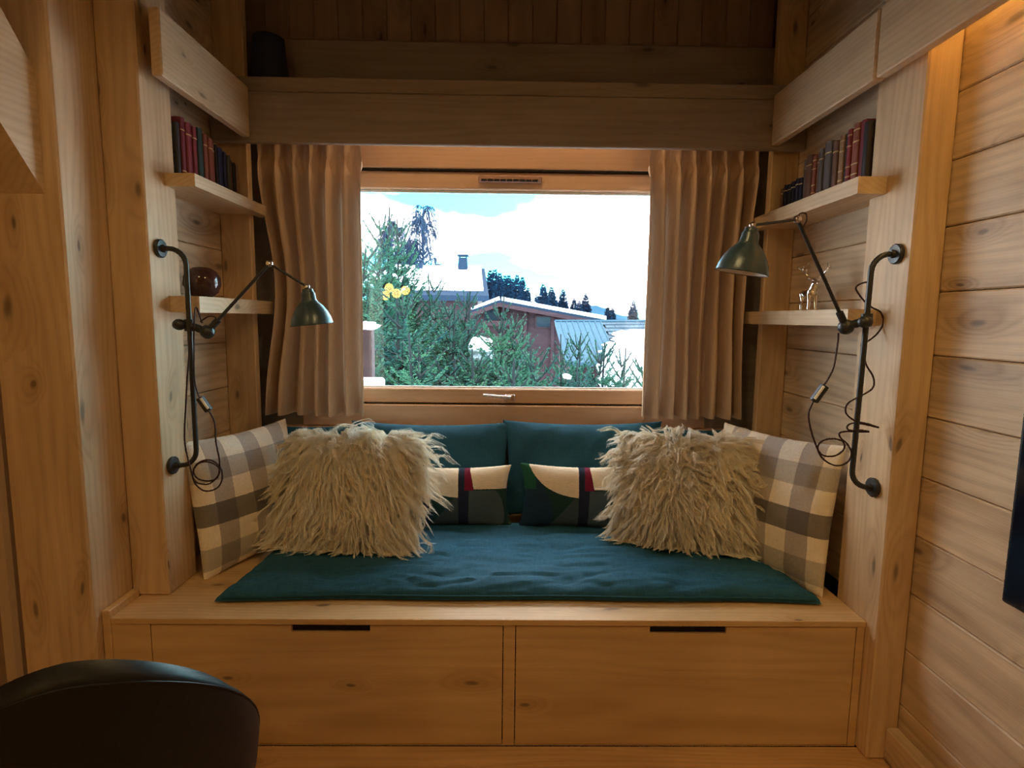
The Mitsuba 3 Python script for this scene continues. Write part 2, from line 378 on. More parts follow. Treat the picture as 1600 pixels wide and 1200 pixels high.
# ------------------------------------------------------------------ window
w1 = struct('window_1')
fy0, fy1 = 2.752, 2.86
fr = f'{w1}__frame'
obj('frame_head', box(-WX, WX, fy0, fy1, 2.122, WZ1, 0.004), 'mat_window_wood', w1)
obj('frame_bottom', box(-WX, WX, fy0 - 0.01, fy1, 0.90, 1.004, 0.004), 'mat_window_wood', w1)
obj('frame_stile', box(-WX, -0.93, fy0, fy1, 1.0045, 2.1215, 0.004), 'mat_window_wood', w1)
obj('frame_stile', box(0.93, WX, fy0, fy1, 1.0045, 2.1215, 0.004), 'mat_window_wood', w1)
sy0, sy1 = 2.768, 2.835
obj('sash_rail', box(-0.928, 0.928, sy0, sy1, 2.032, 2.113, 0.005), 'mat_window_wood', w1)
obj('sash_rail', box(-0.928, 0.928, sy0, sy1, 1.011, 1.083, 0.005), 'mat_window_wood', w1)
obj('sash_stile', box(-0.928, -0.855, sy0, sy1, 1.0835, 2.0315, 0.005), 'mat_window_wood', w1)
obj('sash_stile', box(0.855, 0.928, sy0, sy1, 1.0835, 2.0315, 0.005), 'mat_window_wood', w1)
obj('glazing_bead', joinm(box(-0.854, 0.854, 2.79, 2.80, 1.084, 1.092, 0.002), box(-0.854, 0.854, 2.79, 2.80, 2.019, 2.031, 0.002)), 'mat_white_plastic', w1)
obj('rubber_seal', joinm(box(-0.927, 0.927, 2.756, 2.79, 2.1135, 2.1215, 0.0), box(-0.927, 0.927, 2.77, 2.79, 1.0045, 1.0105, 0.0)), 'mat_slot', w1)
obj('sill', box(-1.1, 1.1, 2.715, 2.774, 0.872, 0.897, 0.004), 'mat_window_wood', w1)
pane = trimesh.Trimesh([[-0.855, 2.803, 1.083], [0.855, 2.803, 1.083], [0.855, 2.803, 2.032], [-0.855, 2.803, 2.032]], [[0, 1, 2], [0, 2, 3]], process=False)
obj('pane', pane, 'mat_glass', w1)
vent = obj('vent_grille', joinm(box(-0.135, 0.165, 2.748, 2.7675, 2.062, 2.092, 0.006)), 'mat_vent', w1)
for k in range(9):
    obj('slot', box(-0.12 + 0.03 * k, -0.095 + 0.03 * k, 2.7455, 2.7485, 2.066, 2.076, 0), 'mat_slot', vent)
hd = obj('handle', joinm(box(0.0, 0.05, 2.742, 2.767, 1.02, 1.06, 0.005), rod((0.025, 2.735, 1.045), (0.025, 2.758, 1.045), 0.009),
                         tube(np.array([[0.03, 2.73, 1.047], [-0.03, 2.729, 1.052], [-0.105, 2.731, 1.057]]), [0.0085, 0.0075, 0.007], 10)), 'mat_chrome', w1, smooth=35)
# LED strip behind the curtain box
led = thing('led_strip', 'warm LED strip inside the curtain box', 'led strip')
obj('channel', box(-0.75, 0.75, 2.528, 2.548, 2.386, 2.394, 0.001), 'mat_white_plastic', led)
obj('diffuser', trimesh.creation.box(bounds=[[-0.74, 2.530, 2.383], [0.74, 2.546, 2.3855]]), 'mat_white_plastic', led, emitter={'type': 'area', 'radiance': rgb(22, 14.0, 6.5)})

# ------------------------------------------------------------------ bench
bn = thing('window_bench', 'built-in wooden window seat with two wide drawer fronts', 'bench')
obj('seat_board', box(-1.272, 1.1985, 1.751, 2.774, 0.430, 0.45, 0.002), 'mat_board_x', bn)
obj('end_strip', box(-1.299, -1.2725, 1.751, 1.903, 0.0, 0.475, 0.003), 'mat_board_x', bn)
obj('front_panel', box(-1.272, -1.148, 1.755, 1.775, 0.0, 0.4295, 0.0015), 'mat_board_x', bn)
obj('stile', box(0.003, 0.042, 1.756, 1.776, 0.0, 0.4295, 0.001), 'mat_board_x', bn)
obj('stile', box(1.172, 1.1975, 1.755, 1.776, 0.0, 0.4295, 0.001), 'mat_board_x', bn)
obj('base_rail', box(-1.146, 1.1715, 1.757, 1.78, 0.0, 0.0045, 0.0), 'mat_board_x', bn)
obj('carcass', box(-1.27, 1.196, 1.785, 2.77, 0.0, 0.429, 0), 'mat_slot', bn)

def drawer(x0, x1, s0, s1):
    body = box(x0, x1, 1.7555, 1.778, 0.006, 0.4265, 0.0015)
    cut = trimesh.creation.box(bounds=[[s0, 1.74, 0.403], [s1, 1.772, 0.44]])
    m = m3.Manifold(m3.Mesh(np.asarray(body.vertices, np.float32), np.asarray(body.faces, np.uint32))) - m3.Manifold(m3.Mesh(np.asarray(cut.vertices, np.float32), np.asarray(cut.faces, np.uint32)))
    d = obj('drawer', m, 'mat_board_x', bn)
    obj('grip_slot', box(s0 + 0.001, s1 - 0.001, 1.767, 1.7715, 0.4035, 0.4285, 0), 'mat_slot', d, label='dark cut-out finger grip')
    return d
drawer(-1.1455, 0.0005, -0.690, -0.434)
drawer(0.0445, 1.1695, 0.485, 0.738)

# ------------------------------------------------------------------ shelves
def shelf(side, x_face, x_wall, x_post, y0, yp, y1, z0, z1, label):
    # a thick floating shelf notched round the post
    s = 1 if side > 0 else -1
    poly = [(x_face, y0), (x_post - s * 0.0005, y0), (x_post - s * 0.0005, yp + 0.001), (x_wall - s * 0.0005, yp + 0.001), (x_wall - s * 0.0005, 2.549), (x_face, 2.549)]
    mf = m3.CrossSection([[(p[0], p[1]) for p in (poly if Polygon(poly).exterior.is_ccw else poly[::-1])]]).extrude(z1 - z0).translate((0, 0, z0))
    main = mf
    tail = m3.Manifold.cube((abs(x_face - (-1.117 if s < 0 else 1.151)) - 0.001, y1 - 2.548, z1 - z0)).translate((min(x_face, x_face + 0) if s < 0 else x_face, 2.548, z0))
    if s < 0:
        tail = m3.Manifold.cube((abs(-1.117 - x_face) - 0.001, y1 - 2.548, z1 - z0)).translate((-1.116, 2.548, z0))
    return tag(obj('wall_shelf', main + tail, 'mat_board_y'), label, 'shelf')
shelf(-1, -1.067, -1.25, -1.17, 2.018, 2.083, 2.64, 1.867, 1.910, 'upper left floating shelf carrying old books')
shelf(-1, -1.067, -1.25, -1.17, 2.007, 2.083, 2.64, 1.437, 1.494, 'lower left floating shelf carrying the dark round ball')
shelf(1, 1.107, 1.272, 1.20, 1.836, 1.925, 2.60, 1.833, 1.886, 'upper right floating shelf carrying old books')
shelf(1, 1.107, 1.272, 1.20, 1.836, 1.925, 2.66, 1.416, 1.471, 'lower right floating shelf carrying the silver reindeer')

# ------------------------------------------------------------------ books
def leather(name, r, g, b):
    k = f'mat_leather_{name}'
    scene[k] = principled(rgb(r, g, b), 0.5, 0.35)
    return k
LM = {'wine': leather('wine', 0.14, 0.016, 0.025), 'crimson': leather('crimson', 0.19, 0.025, 0.03), 'green': leather('green', 0.02, 0.04, 0.035),
      'rust': leather('rust', 0.22, 0.06, 0.035), 'navy': leather('navy', 0.015, 0.02, 0.06), 'olive': leather('olive', 0.06, 0.06, 0.045),
      'brown': leather('brown', 0.13, 0.06, 0.035), 'black': leather('black', 0.02, 0.016, 0.018), 'tan': leather('tan', 0.25, 0.14, 0.075), 'grey': leather('grey', 0.10, 0.085, 0.08)}
NAME = {'wine': 'dark red', 'crimson': 'crimson', 'green': 'blackish green', 'rust': 'reddish brown', 'navy': 'navy blue', 'olive': 'grey olive', 'brown': 'brown',
        'black': 'near-black', 'tan': 'tan', 'grey': 'grey brown'}
ORD = ['first', 'second', 'third', 'fourth', 'fifth', 'sixth', 'seventh', 'eighth', 'ninth', 'tenth', 'eleventh', 'twelfth', 'thirteenth', 'fourteenth', 'fifteenth', 'sixteenth', 'seventeenth',
       'eighteenth', 'nineteenth', 'twentieth', 'twenty-first', 'twenty-second']

def book(side, y0, t, h, depth, xs, zs, mat, gilt, label, group):
    """an upright book whose spine faces the middle of the niche"""
    s = -side                                           # direction the spine faces
    b = thing('book', label, 'book', group)
    n = 7
    th = np.linspace(-np.pi / 2, np.pi / 2, n)
    arc = [(0.006 * np.cos(a), t / 2 + (t / 2 - 0.0004) * np.sin(a)) for a in th]
    outer = [(-depth, 0.0004)] + arc + [(-depth, t - 0.0004)]
    pts = [(xs + s * (x - 0.006), y0 + y) for x, y in outer]
    obj('cover', prism(pts, 2, zs, zs + h), mat, b, smooth=40)
    pg = [(xs + s * (x - 0.004), y0 + y) for x, y in [(-depth + 0.003, 0.003), (-0.008, 0.003), (-0.008, t - 0.003), (-depth + 0.003, t - 0.003)]]
    obj('pages', prism(pg, 2, zs + h - 0.0015, zs + h + 0.0006), 'mat_pages', b)
    for f in ((0.08, 0.22, 0.38, 0.72, 0.9) if gilt > 1 else (0.14, 0.8) if gilt else ()):
        band = [(xs + s * (1.18 * x - 0.0055), y0 + t / 2 + (y - t / 2) * 1.03) for x, y in arc]
        obj('spine_band', prism(band, 2, zs + h * f - 0.002, zs + h * f + 0.002), 'mat_gilt', b, smooth=40)
    return b

seqL = ['black', 'wine', 'crimson', 'wine', 'crimson', 'green', 'black', 'rust', 'rust', 'rust', 'black', 'navy', 'navy', 'navy', 'olive', 'brown', 'black', 'brown', 'rust']
hL = [.19, .215, .205, .212, .208, .212, .20, .205, .20, .20, .19, .185, .188, .182, .175, .165, .16, .155, .15]
tL = [.024, .026, .024, .026, .026, .034, .014, .028, .028, .028, .014, .026, .024, .024, .028, .026, .018, .016, .022]
y = 2.088
for i, (m, h, t) in enumerate(zip(seqL, hL, tL)):
    if y + t > 2.548:
        break
    book(-1, y, t, h, 0.085, -1.158 + 0.004 * ((i * 7) % 3), 1.9105, LM[m], 1 if m in ('wine', 'crimson', 'rust') else 0, f'{NAME[m]} bound book, {ORD[i]} from the post on the upper left shelf', 'old books on the upper left shelf')
    y += t + 0.0006
seqR = ['black', 'wine', 'rust', 'crimson', 'black', 'tan', 'brown', 'black', 'grey', 'grey', 'brown', 'rust', 'brown', 'grey', 'navy', 'navy', 'navy', 'navy', 'navy', 'navy', 'navy', 'brown']
hR = [.20, .215, .215, .205, .20, .20, .19, .18, .205, .19, .185, .18, .19, .185, .12, .122, .118, .12, .115, .118, .12, .11]
tR = [.028, .030, .036, .024, .022, .030, .032, .018, .044, .028, .026, .026, .040, .030, .020, .022, .020, .022, .020, .020, .022, .022]
y = 1.93
for i, (m, h, t) in enumerate(zip(seqR, hR, tR)):
    if y + t > 2.548:
        break
    book(1, y, t, h, 0.078, 1.183 + 0.004 * ((i * 5) % 3), 1.8865, LM[m], 2 if m in ('rust', 'crimson', 'tan') else 1 if m in ('brown', 'grey', 'navy') else 0, f'{NAME[m]} bound book, {ORD[i]} from the post on the upper right shelf', 'old books on the upper right shelf')
    y += t + 0.0006

# ------------------------------------------------------------------ curtains
def curtain(x0, x1, n, ph, label, flare):
    NS, NZ = n * 40, 70
    s = np.linspace(0, 1, NS); z = np.concatenate([np.linspace(0.972, 2.05, 46), np.linspace(2.06, 2.285, 24)])
    S, Z = np.meshgrid(s, z)
    loc = np.random.default_rng(int(ph * 10))
    wob = np.interp(s, np.linspace(0, 1, n + 1), (np.arange(n + 1) + np.r_[0, loc.uniform(-0.28, 0.28, n - 1), 0]) / n)
    W = np.broadcast_to(wob, S.shape)
    amp = np.interp(s, np.linspace(0, 1, n * 2 + 1), loc.uniform(0.65, 1.15, n * 2 + 1))
    drift = 0.10 * np.sin((Z - 2.1) * 1.3 + S * 9 + ph)
    tfold = W * n
    c = np.cos(2 * np.pi * (tfold + drift * np.clip((2.1 - Z) * 1.2, 0, 1)))
    sh = np.sign(c) * np.abs(c) ** 0.9
    low = np.clip((2.12 - Z) / 0.35, 0, 1)
    A = (0.044 + 0.016 * low) * amp * (1 - 0.55 * np.clip((Z - 2.10) / 0.03, 0, 1))
    pin = np.exp(-((Z - 2.105) / 0.035) ** 2)
    Y = 2.640 - A * sh * (1 - 0.30 * pin)
    cen = (np.floor(tfold) + 0.0 + np.round(tfold - np.floor(tfold))) / n
    X = x0 + (x1 - x0) * (W + pin * 0.9 * (cen - W) * (np.abs(tfold - np.round(tfold)) < 0.32))
    X = X + 0.004 * np.sin(4 * np.pi * tfold) * low
    X = X + (0.075 * (1 - S) ** 1.5 * np.exp(-((Z - 1.55) / 0.38) ** 2) if flare < 0 else -0.045 * S ** 1.5 * np.clip((2.1 - Z) / 0.4, 0, 1) * (1 - 0.4 * np.clip((1.4 - Z) / 0.4, 0, 1)))
    Y = Y + 0.006 * np.sin(Z * 7 + S * 14 + ph) * low
    V = np.stack([X, Y, Z], -1).reshape(-1, 3)
    i = np.arange(NZ - 1)[:, None] * NS + np.arange(NS - 1)[None]
    F = np.stack([i, i + 1, i + NS + 1, i + NS], -1).reshape(-1, 4)
    cu = thing('curtain', label, 'curtain')
    obj('cloth', (V, F), 'mat_curtain', cu, smooth=True)
    tr = joinm(box(x0, x1, 2.625, 2.655, 2.29, 2.305, 0.002))
    obj('rail', tr, 'mat_white_plastic', cu)
curtain(-1.112, -0.645, 6, 1.7, 'brown pinch-pleated curtain hanging left of the window', -1)
curtain(0.635, 1.125, 7, 4.2, 'brown pinch-pleated curtain hanging right of the window', 1)

# ------------------------------------------------------------------ cushions
def frame_from(center, u, up):
    u = np.asarray(u, float) / np.linalg.norm(u)
    up = np.asarray(up, float); up = up - u * (up @ u); up /= np.linalg.norm(up)
    n = np.cross(u, up)
    return np.asarray(center, float), u, up, n

def pillow_arrays(W, H, TH, N=56, pinch=0.07, seed=0, wr=0.006, power=0.42, sag=0.0):
    """both faces of a knife-edge pillow in local (u, v, n); n>0 is the front"""
    g = np.sin(np.linspace(-np.pi / 2, np.pi / 2, N))
    U, V = np.meshgrid(g, g)
    t = (np.clip(1 - U**2, 0, 1) * np.clip(1 - V**2, 0, 1)) ** power
    X = W / 2 * U * (1 - pinch * (1 - V**2) * np.abs(U) ** 2)
    Yv = H / 2 * V * (1 - pinch * (1 - U**2) * np.abs(V) ** 2)
    rel = np.clip(t * 3, 0, 1)
    vs, fs, uvs = [], [], []
    for k, sgn in enumerate((1, -1)):
        P = np.stack([X * 7, Yv * 7, np.full_like(X, 3.3 * k + seed)], -1)
        nz = (meshkit.fbm(P, 3, seed) - 0.5) * 2
        rid = np.abs(meshkit.fbm(P * np.array([1.6, 0.9, 1]) + 5, 3, seed + 3) - 0.5) * 2
        Z = sgn * (TH / 2 * t + rel * wr * (nz - 0.8 * (0.5 - rid)))
        base = np.stack([X, Yv - sag * t * 0.0, Z], -1).reshape(-1, 3)
        i = (np.arange(N - 1)[:, None] * N + np.arange(N - 1)[None])
        q = np.stack([i, i + 1, i + N + 1, i + N], -1).reshape(-1, 4)
        if sgn < 0:
            q = q[:, ::-1]
        vs.append(base); fs.append(q + k * N * N)
        uvs.append(np.stack([(U + 1) / 2, (V + 1) / 2], -1).reshape(-1, 2))
    return np.vstack(vs), np.vstack(fs), np.vstack(uvs)

def place_local(v, fr):
    c, u, up, n = fr
    return c + v[:, :1] * u + v[:, 1:2] * up + v[:, 2:3] * n

def piping(W, H, pinch, fr, r=0.0035):
    k = np.linspace(-1, 1, 30)
    def P(U, V):
        return [W / 2 * U * (1 - pinch * (1 - V**2) * abs(U)**2), H / 2 * V * (1 - pinch * (1 - U**2) * abs(V)**2), 0]
    pts = [P(a, -1) for a in k[:-1]] + [P(1, a) for a in k[:-1]] + [P(-a, 1) for a in k[:-1]] + [P(-1, -a) for a in k]
    return tube(place_local(np.array(pts), fr), r, 6)

def cushion(name, W, H, TH, fr, mat, label, cat, group=None, **k):
    v, f, uv = pillow_arrays(W, H, TH, **k)
    b = thing(name, label, cat, group)
    obj('cover', (place_local(v, fr), f), mat, b, smooth=True, uv=uv)
    return b

# the long seat mattress
def mattress():
    NX, NY = 240, 80
    gx = np.sin(np.linspace(-np.pi / 2, np.pi / 2, NX)) * 0.25 + np.linspace(-1, 1, NX) * 0.75
    gy = np.sin(np.linspace(-np.pi / 2, np.pi / 2, NY)) * 0.35 + np.linspace(-1, 1, NY) * 0.65
    U, V = np.meshgrid(gx, gy)
    X = 0.06 + U * (1.045 - 0.022 * (1 - V**2) - 0.03 * (V + 1) / 2)
    Y = 2.205 + V * (0.355 - 0.018 * (1 - U**4)) + 0.004 * np.sin(X * 9)
    e = np.minimum(np.minimum(1 - np.abs(U), 0.12) / 0.12, np.minimum(1 - np.abs(V), 0.26) / 0.26)
    t = np.clip(1 - (1 - np.clip(e, 0, 1)) ** 2.2, 0, 1) ** 0.6
    P = np.stack([X * 4.0, Y * 15, X * 0 + 0.7], -1)
    cr = np.abs(meshkit.fbm(P, 3, 5) - 0.5) * 2
    fine = meshkit.fbm(P * np.array([2.2, 3.5, 1]), 3, 8)
    tuft = sum(np.exp(-(((X - tx) / 0.06) ** 2 + ((Y - ty) / 0.05) ** 2)) for tx in (-0.62, -0.2, 0.22, 0.64) for ty in (1.95, 2.2))
    Zt = 0.4585 + t * (0.054 + 0.016 * (fine - 0.5) - 0.012 * np.clip(0.22 - cr, 0, 1) * 4 - 0.012 * tuft)
    Zb = 0.4585 - t * 0.0075
    n = NX * NY
    i = np.arange(NY - 1)[:, None] * NX + np.arange(NX - 1)[None]
    q = np.stack([i, i + 1, i + NX + 1, i + NX], -1).reshape(-1, 4)
    v = np.vstack([np.stack([X, Y, Zt], -1).reshape(-1, 3), np.stack([X, Y, Zb], -1).reshape(-1, 3)])
    uv = np.vstack([np.stack([X, Y], -1).reshape(-1, 2)] * 2)
    mt = thing('seat_mattress', 'long teal blue linen mattress lying along the window seat', 'mattress')
    obj('cover', (v, np.vstack([q, q[:, ::-1] + n])), 'mat_linen', mt, smooth=True, uv=uv)
    # flange seam along the front
    xs = np.linspace(-0.96, 1.08, 160)
    ys = 1.853 + 0.016 * (1 - ((xs - 0.06) / 1.04) ** 4) + 0.004 * np.sin(xs * 9)
    zs = 0.470 + 0.006 * meshkit.fbm(np.stack([xs * 5, xs * 0, xs * 0], -1), 3, 2)
    obj('front_seam', tube(np.stack([xs, ys - 0.004, zs], -1), 0.0035, 6), 'mat_linen_seam', mt)
mattress()

# big blue back cushions against the window wall
for (cx, w, h, lab, sd) in ((-0.345, 0.765, 0.44, 'teal blue back cushion under the left half of the window', 3), (0.372, 0.765, 0.45, 'teal blue back cushion under the right half of the window', 8)):
    fr_ = frame_from((cx, 2.635, 0.503 + h / 2 * 0.985), (1, 0, 0.0), (0, 0.17, 1))
    cushion('back_cushion', w, h, 0.15, fr_, 'mat_linen', lab, 'cushion', pinch=0.085, seed=sd, wr=0.014)
for (cx, w, lab, sd) in ((-0.945, 0.42, 'dark blue cushion in the shadow behind the left sheepskin pillow', 13), (0.93, 0.40, 'dark blue cushion in the shadow behind the right sheepskin pillow', 18)):
    fr_ = frame_from((cx, 2.63, 0.503 + 0.205), (1, 0, 0.0), (0, 0.17, 1))
    cushion('back_cushion', w, 0.42, 0.13, fr_, 'mat_linen', lab, 'cushion', pinch=0.05, seed=sd, wr=0.007)

# patterned lumbar cushions
cushion('lumbar_cushion', 0.50, 0.275, 0.11, frame_from((-0.215, 2.475, 0.634), (1, 0.02, 0.01), (0, 0.22, 1)), 'mat_abstract', 'cream and dark patchwork lumbar cushion beside the left sheepskin pillow', 'cushion', pinch=0.10, seed=21, wr=0.004)
cushion('lumbar_cushion', 0.50, 0.285, 0.11, frame_from((0.318, 2.47, 0.638), (1, -0.02, -0.02), (0, 0.22, 1)), 'mat_abstract', 'cream and dark patchwork lumbar cushion beside the right sheepskin pillow', 'cushion', pinch=0.10, seed=24, wr=0.004)

# plaid pillows leaning on the niche sides
cushion('plaid_pillow', 0.50, 0.53, 0.15, frame_from((-1.045, 2.265, 0.708), (0.42, 0.905, 0.02), (-0.14, 0.05, 1)), 'mat_plaid', 'cream and grey checked wool pillow leaning by the left lamp pole', 'pillow', pinch=0.06, seed=31, wr=0.007)
cushion('plaid_pillow', 0.52, 0.55, 0.15, frame_from((1.045, 2.155, 0.722), (0.50, -0.866, 0.0), (0.14, 0.05, 1)), 'mat_plaid', 'cream and grey checked wool pillow leaning by the right lamp pole', 'pillow', pinch=0.06, seed=36, wr=0.012)

# sheepskin pillows
def fur_pillow(label, W, H, TH, fr, seed, n_locks, lenf, whorl):
    g = np.random.default_rng(seed)
    b = thing('sheepskin_pillow', label, 'pillow')
    v, f, uv = pillow_arrays(W, H, TH, N=40, pinch=0.03, seed=seed, wr=0.01, power=0.36)
    obj('hide', (place_local(v, fr), f), 'mat_fur_base', b, smooth=True)
    c, u, up, n = fr
    K = 9
    a, bb = g.uniform(-1, 1, n_locks), g.uniform(-1, 1, n_locks)
    edge = g.random(n_locks) < 0.36                       # extra locks along the rim
    side = g.choice([0, 1, 2, 2, 2, 3], n_locks)
    a = np.where(edge & (side == 0), -1, np.where(edge & (side == 1), 1, a)) * np.where(edge, g.uniform(0.93, 1, n_locks), 1)
    bb = np.where(edge & (side == 2), -1, np.where(edge & (side == 3), 1, bb)) * np.where(edge, g.uniform(0.93, 1, n_locks), 1)
    back = (g.random(n_locks) < 0.10)
    def root(a, bb, back):
        t = (np.clip(1 - a**2, 0, 1) * np.clip(1 - bb**2, 0, 1)) ** 0.36
        sg = np.where(back, -1.0, 1.0)
        loc = np.stack([W / 2 * a, H / 2 * bb, sg * TH / 2 * t], -1)
        nl = np.stack([1.1 * a**3, 1.1 * bb**3, sg * (0.25 + 0.75 * t)], -1)
        return loc, nl / np.linalg.norm(nl, axis=1, keepdims=True)
    lock = np.repeat(np.arange(n_locks), K)
    aa = np.clip(a[lock] + g.normal(0, 0.024, len(lock)), -1, 1); b2 = np.clip(bb[lock] + g.normal(0, 0.024, len(lock)), -1, 1)
    loc, nl = root(aa, b2, back[lock])
    # flow away from the whorl, mostly downhill
    fl = np.stack([a - whorl[0], bb - whorl[1], 0 * a], -1)
    fl /= np.linalg.norm(fl, axis=1, keepdims=True) + 0.25
    fl[:, 1] -= 0.35
    fl = fl + g.normal(0, 0.45, fl.shape) * np.array([1, 1, 0.4])
    swirl = (meshkit.fbm(np.stack([a * 2.2, bb * 2.2, a * 0 + seed], -1), 2, seed) - 0.5) * 3.2
    fl = np.stack([fl[:, 0] * np.cos(swirl) - fl[:, 1] * np.sin(swirl), fl[:, 0] * np.sin(swirl) + fl[:, 1] * np.cos(swirl), fl[:, 2]], -1)
    L = lenf * g.uniform(0.55, 1.25, n_locks)
    ax2 = g.normal(0, 1, (n_locks, 3)); ph = g.uniform(0, 6.28, n_locks); fq = g.uniform(1.2, 2.4, n_locks)
    seg = 8
    P = np.zeros((len(lock), seg, 3)); P[:, 0] = loc
    l0 = a * 0; loc0, _ = root(a, bb, back)
    gl = np.stack([u[2], up[2], n[2]])                    # world z in local axes
    step = (L[lock] * g.uniform(0.85, 1.12, len(lock)) / (seg - 1))[:, None]
    off = loc - loc0[lock]
    for k in range(1, seg):
        s = k / (seg - 1)
        d = nl * (0.75 - 0.62 * s) + fl[lock] * (0.50 + 0.55 * s) - gl * (0.35 + 0.75 * s)
        wave = (np.cos(ph + fq * s * 6.28) * (0.45 + 0.65 * s))[:, None] * ax2
        d = d + wave[lock]
        d /= np.linalg.norm(d, axis=1, keepdims=True)
        P[:, k] = P[:, k - 1] + d * step - off * 0.15     # the strands of a lock draw together at its tip
        # keep outside the body
        uu, vv = np.clip(P[:, k, 0] / (W / 2), -1, 1), np.clip(P[:, k, 1] / (H / 2), -1, 1)
        t = (np.clip(1 - uu**2, 0, 1) * np.clip(1 - vv**2, 0, 1)) ** 0.36 * TH / 2 + 0.004 + 0.045 * s * (((lock * 7919) % 97) / 97.0)
        z = P[:, k, 2]
        P[:, k, 2] = np.where(back[lock], np.minimum(z, -t), np.maximum(z, np.where(t > 0.012, t, z)))
    Wp = c + P[..., :1] * u + P[..., 1:2] * up + P[..., 2:3] * n
    floor_z = 0.512 + 0.012 * (((lock * 31) % 17) / 17.0)
    Wp[..., 2] = np.maximum(Wp[..., 2], floor_z[:, None] * np.where(Wp[..., 1] > 1.86, 1, 0))
    tan = np.gradient(Wp, axis=1); tan /= np.linalg.norm(tan, axis=-1, keepdims=True) + 1e-9
    rr = g.normal(0, 1, (len(lock), 1, 3))
    e1 = np.cross(tan, rr); e1 /= np.linalg.norm(e1, axis=-1, keepdims=True) + 1e-9
    e2 = np.cross(tan, e1)
    rad = (np.linspace(1, 0.12, seg) ** 0.8)[None, :, None] * g.uniform(0.0013, 0.0024, (len(lock), 1, 1))
    ring = [Wp + rad * (math.cos(q) * e1 + math.sin(q) * e2) for q in (0, 2.094, 4.189)]
    V = np.stack(ring, 2).reshape(-1, 3)                  # strand, seg, 3
    base = (np.arange(len(lock)) * seg * 3)[:, None, None] + (np.arange(seg - 1) * 3)[None, :, None]
    j = np.arange(3)[None, None]; jn = (np.arange(3) + 1)[None, None] % 3
    F = np.stack([base + j, base + jn, base + 3 + jn, base + 3 + j], -1).reshape(-1, 4)
    tone = np.clip(g.normal(0.5, 0.35, n_locks), 0, 1)[lock]
    rootshade = np.linspace(0.80, 1.04, seg)[None, :, None]  # roots darker than tips, shade between locks put into the wool colour
    col = (np.array([0.95, 0.88, 0.74]) * (1 - tone[:, None]) + np.array([0.985, 0.965, 0.92]) * tone[:, None])[:, None] * rootshade
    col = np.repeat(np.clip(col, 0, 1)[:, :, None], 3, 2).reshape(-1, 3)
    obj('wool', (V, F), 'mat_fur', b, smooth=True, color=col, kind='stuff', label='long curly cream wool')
fur_pillow('shaggy cream sheepskin pillow on the left, larger and longer haired', 0.50, 0.42, 0.15, frame_from((-0.625, 2.265, 0.735), (1, -0.10, 0.0), (-0.03, 0.30, 1)), 41, 1150, 0.18, (0.05, 0.75))
fur_pillow('shaggy cream sheepskin pillow on the right beside the checked pillow', 0.48, 0.41, 0.16, frame_from((0.745, 2.27, 0.742), (1, -0.32, 0.0), (-0.02, 0.26, 1)), 47, 1150, 0.13, (-0.25, 0.25))

# ------------------------------------------------------------------ wall lamps
def flange(name, p, sx, parent):
    pr = [(0.0, 0.0), (0.030, 0.0), (0.031, 0.002), (0.031, 0.010), (0.028, 0.013), (0.013, 0.014), (0.012, 0.026), (0.0, 0.026)]
    return obj(name, lathe(pr, p, 32, (sx, 0, 0)), 'mat_black_metal', parent, smooth=35)

def shade_mesh(apex, axis, R=0.073, Hh=0.115):
    prof = [(0.020, 0.0), (0.024, 0.006), (0.026, 0.030), (0.034, 0.040), (0.046, 0.052), (0.060, 0.074), (0.069, 0.096), (R, Hh), (R + 0.003, Hh + 0.002), (R, Hh + 0.0035)]
    outer = lathe([(r, h) for r, h in prof], apex, 44, axis)
    inner = lathe([(max(r - 0.0015, 0.0), h) for r, h in prof[::-1][1:]] + [(0.0, 0.002)], apex, 44, axis)
    return outer, inner

def unit(v):
    v = np.asarray(v, float)
    return v / np.linalg.norm(v)

def bulb(apex, axis, parent):
    prof = [(0.0, 0.012), (0.012, 0.014), (0.013, 0.035), (0.022, 0.055), (0.026, 0.070), (0.020, 0.086), (0.0, 0.093)]
    obj('bulb', lathe(prof, apex, 24, axis), 'mat_shade_inside', parent, smooth=40)

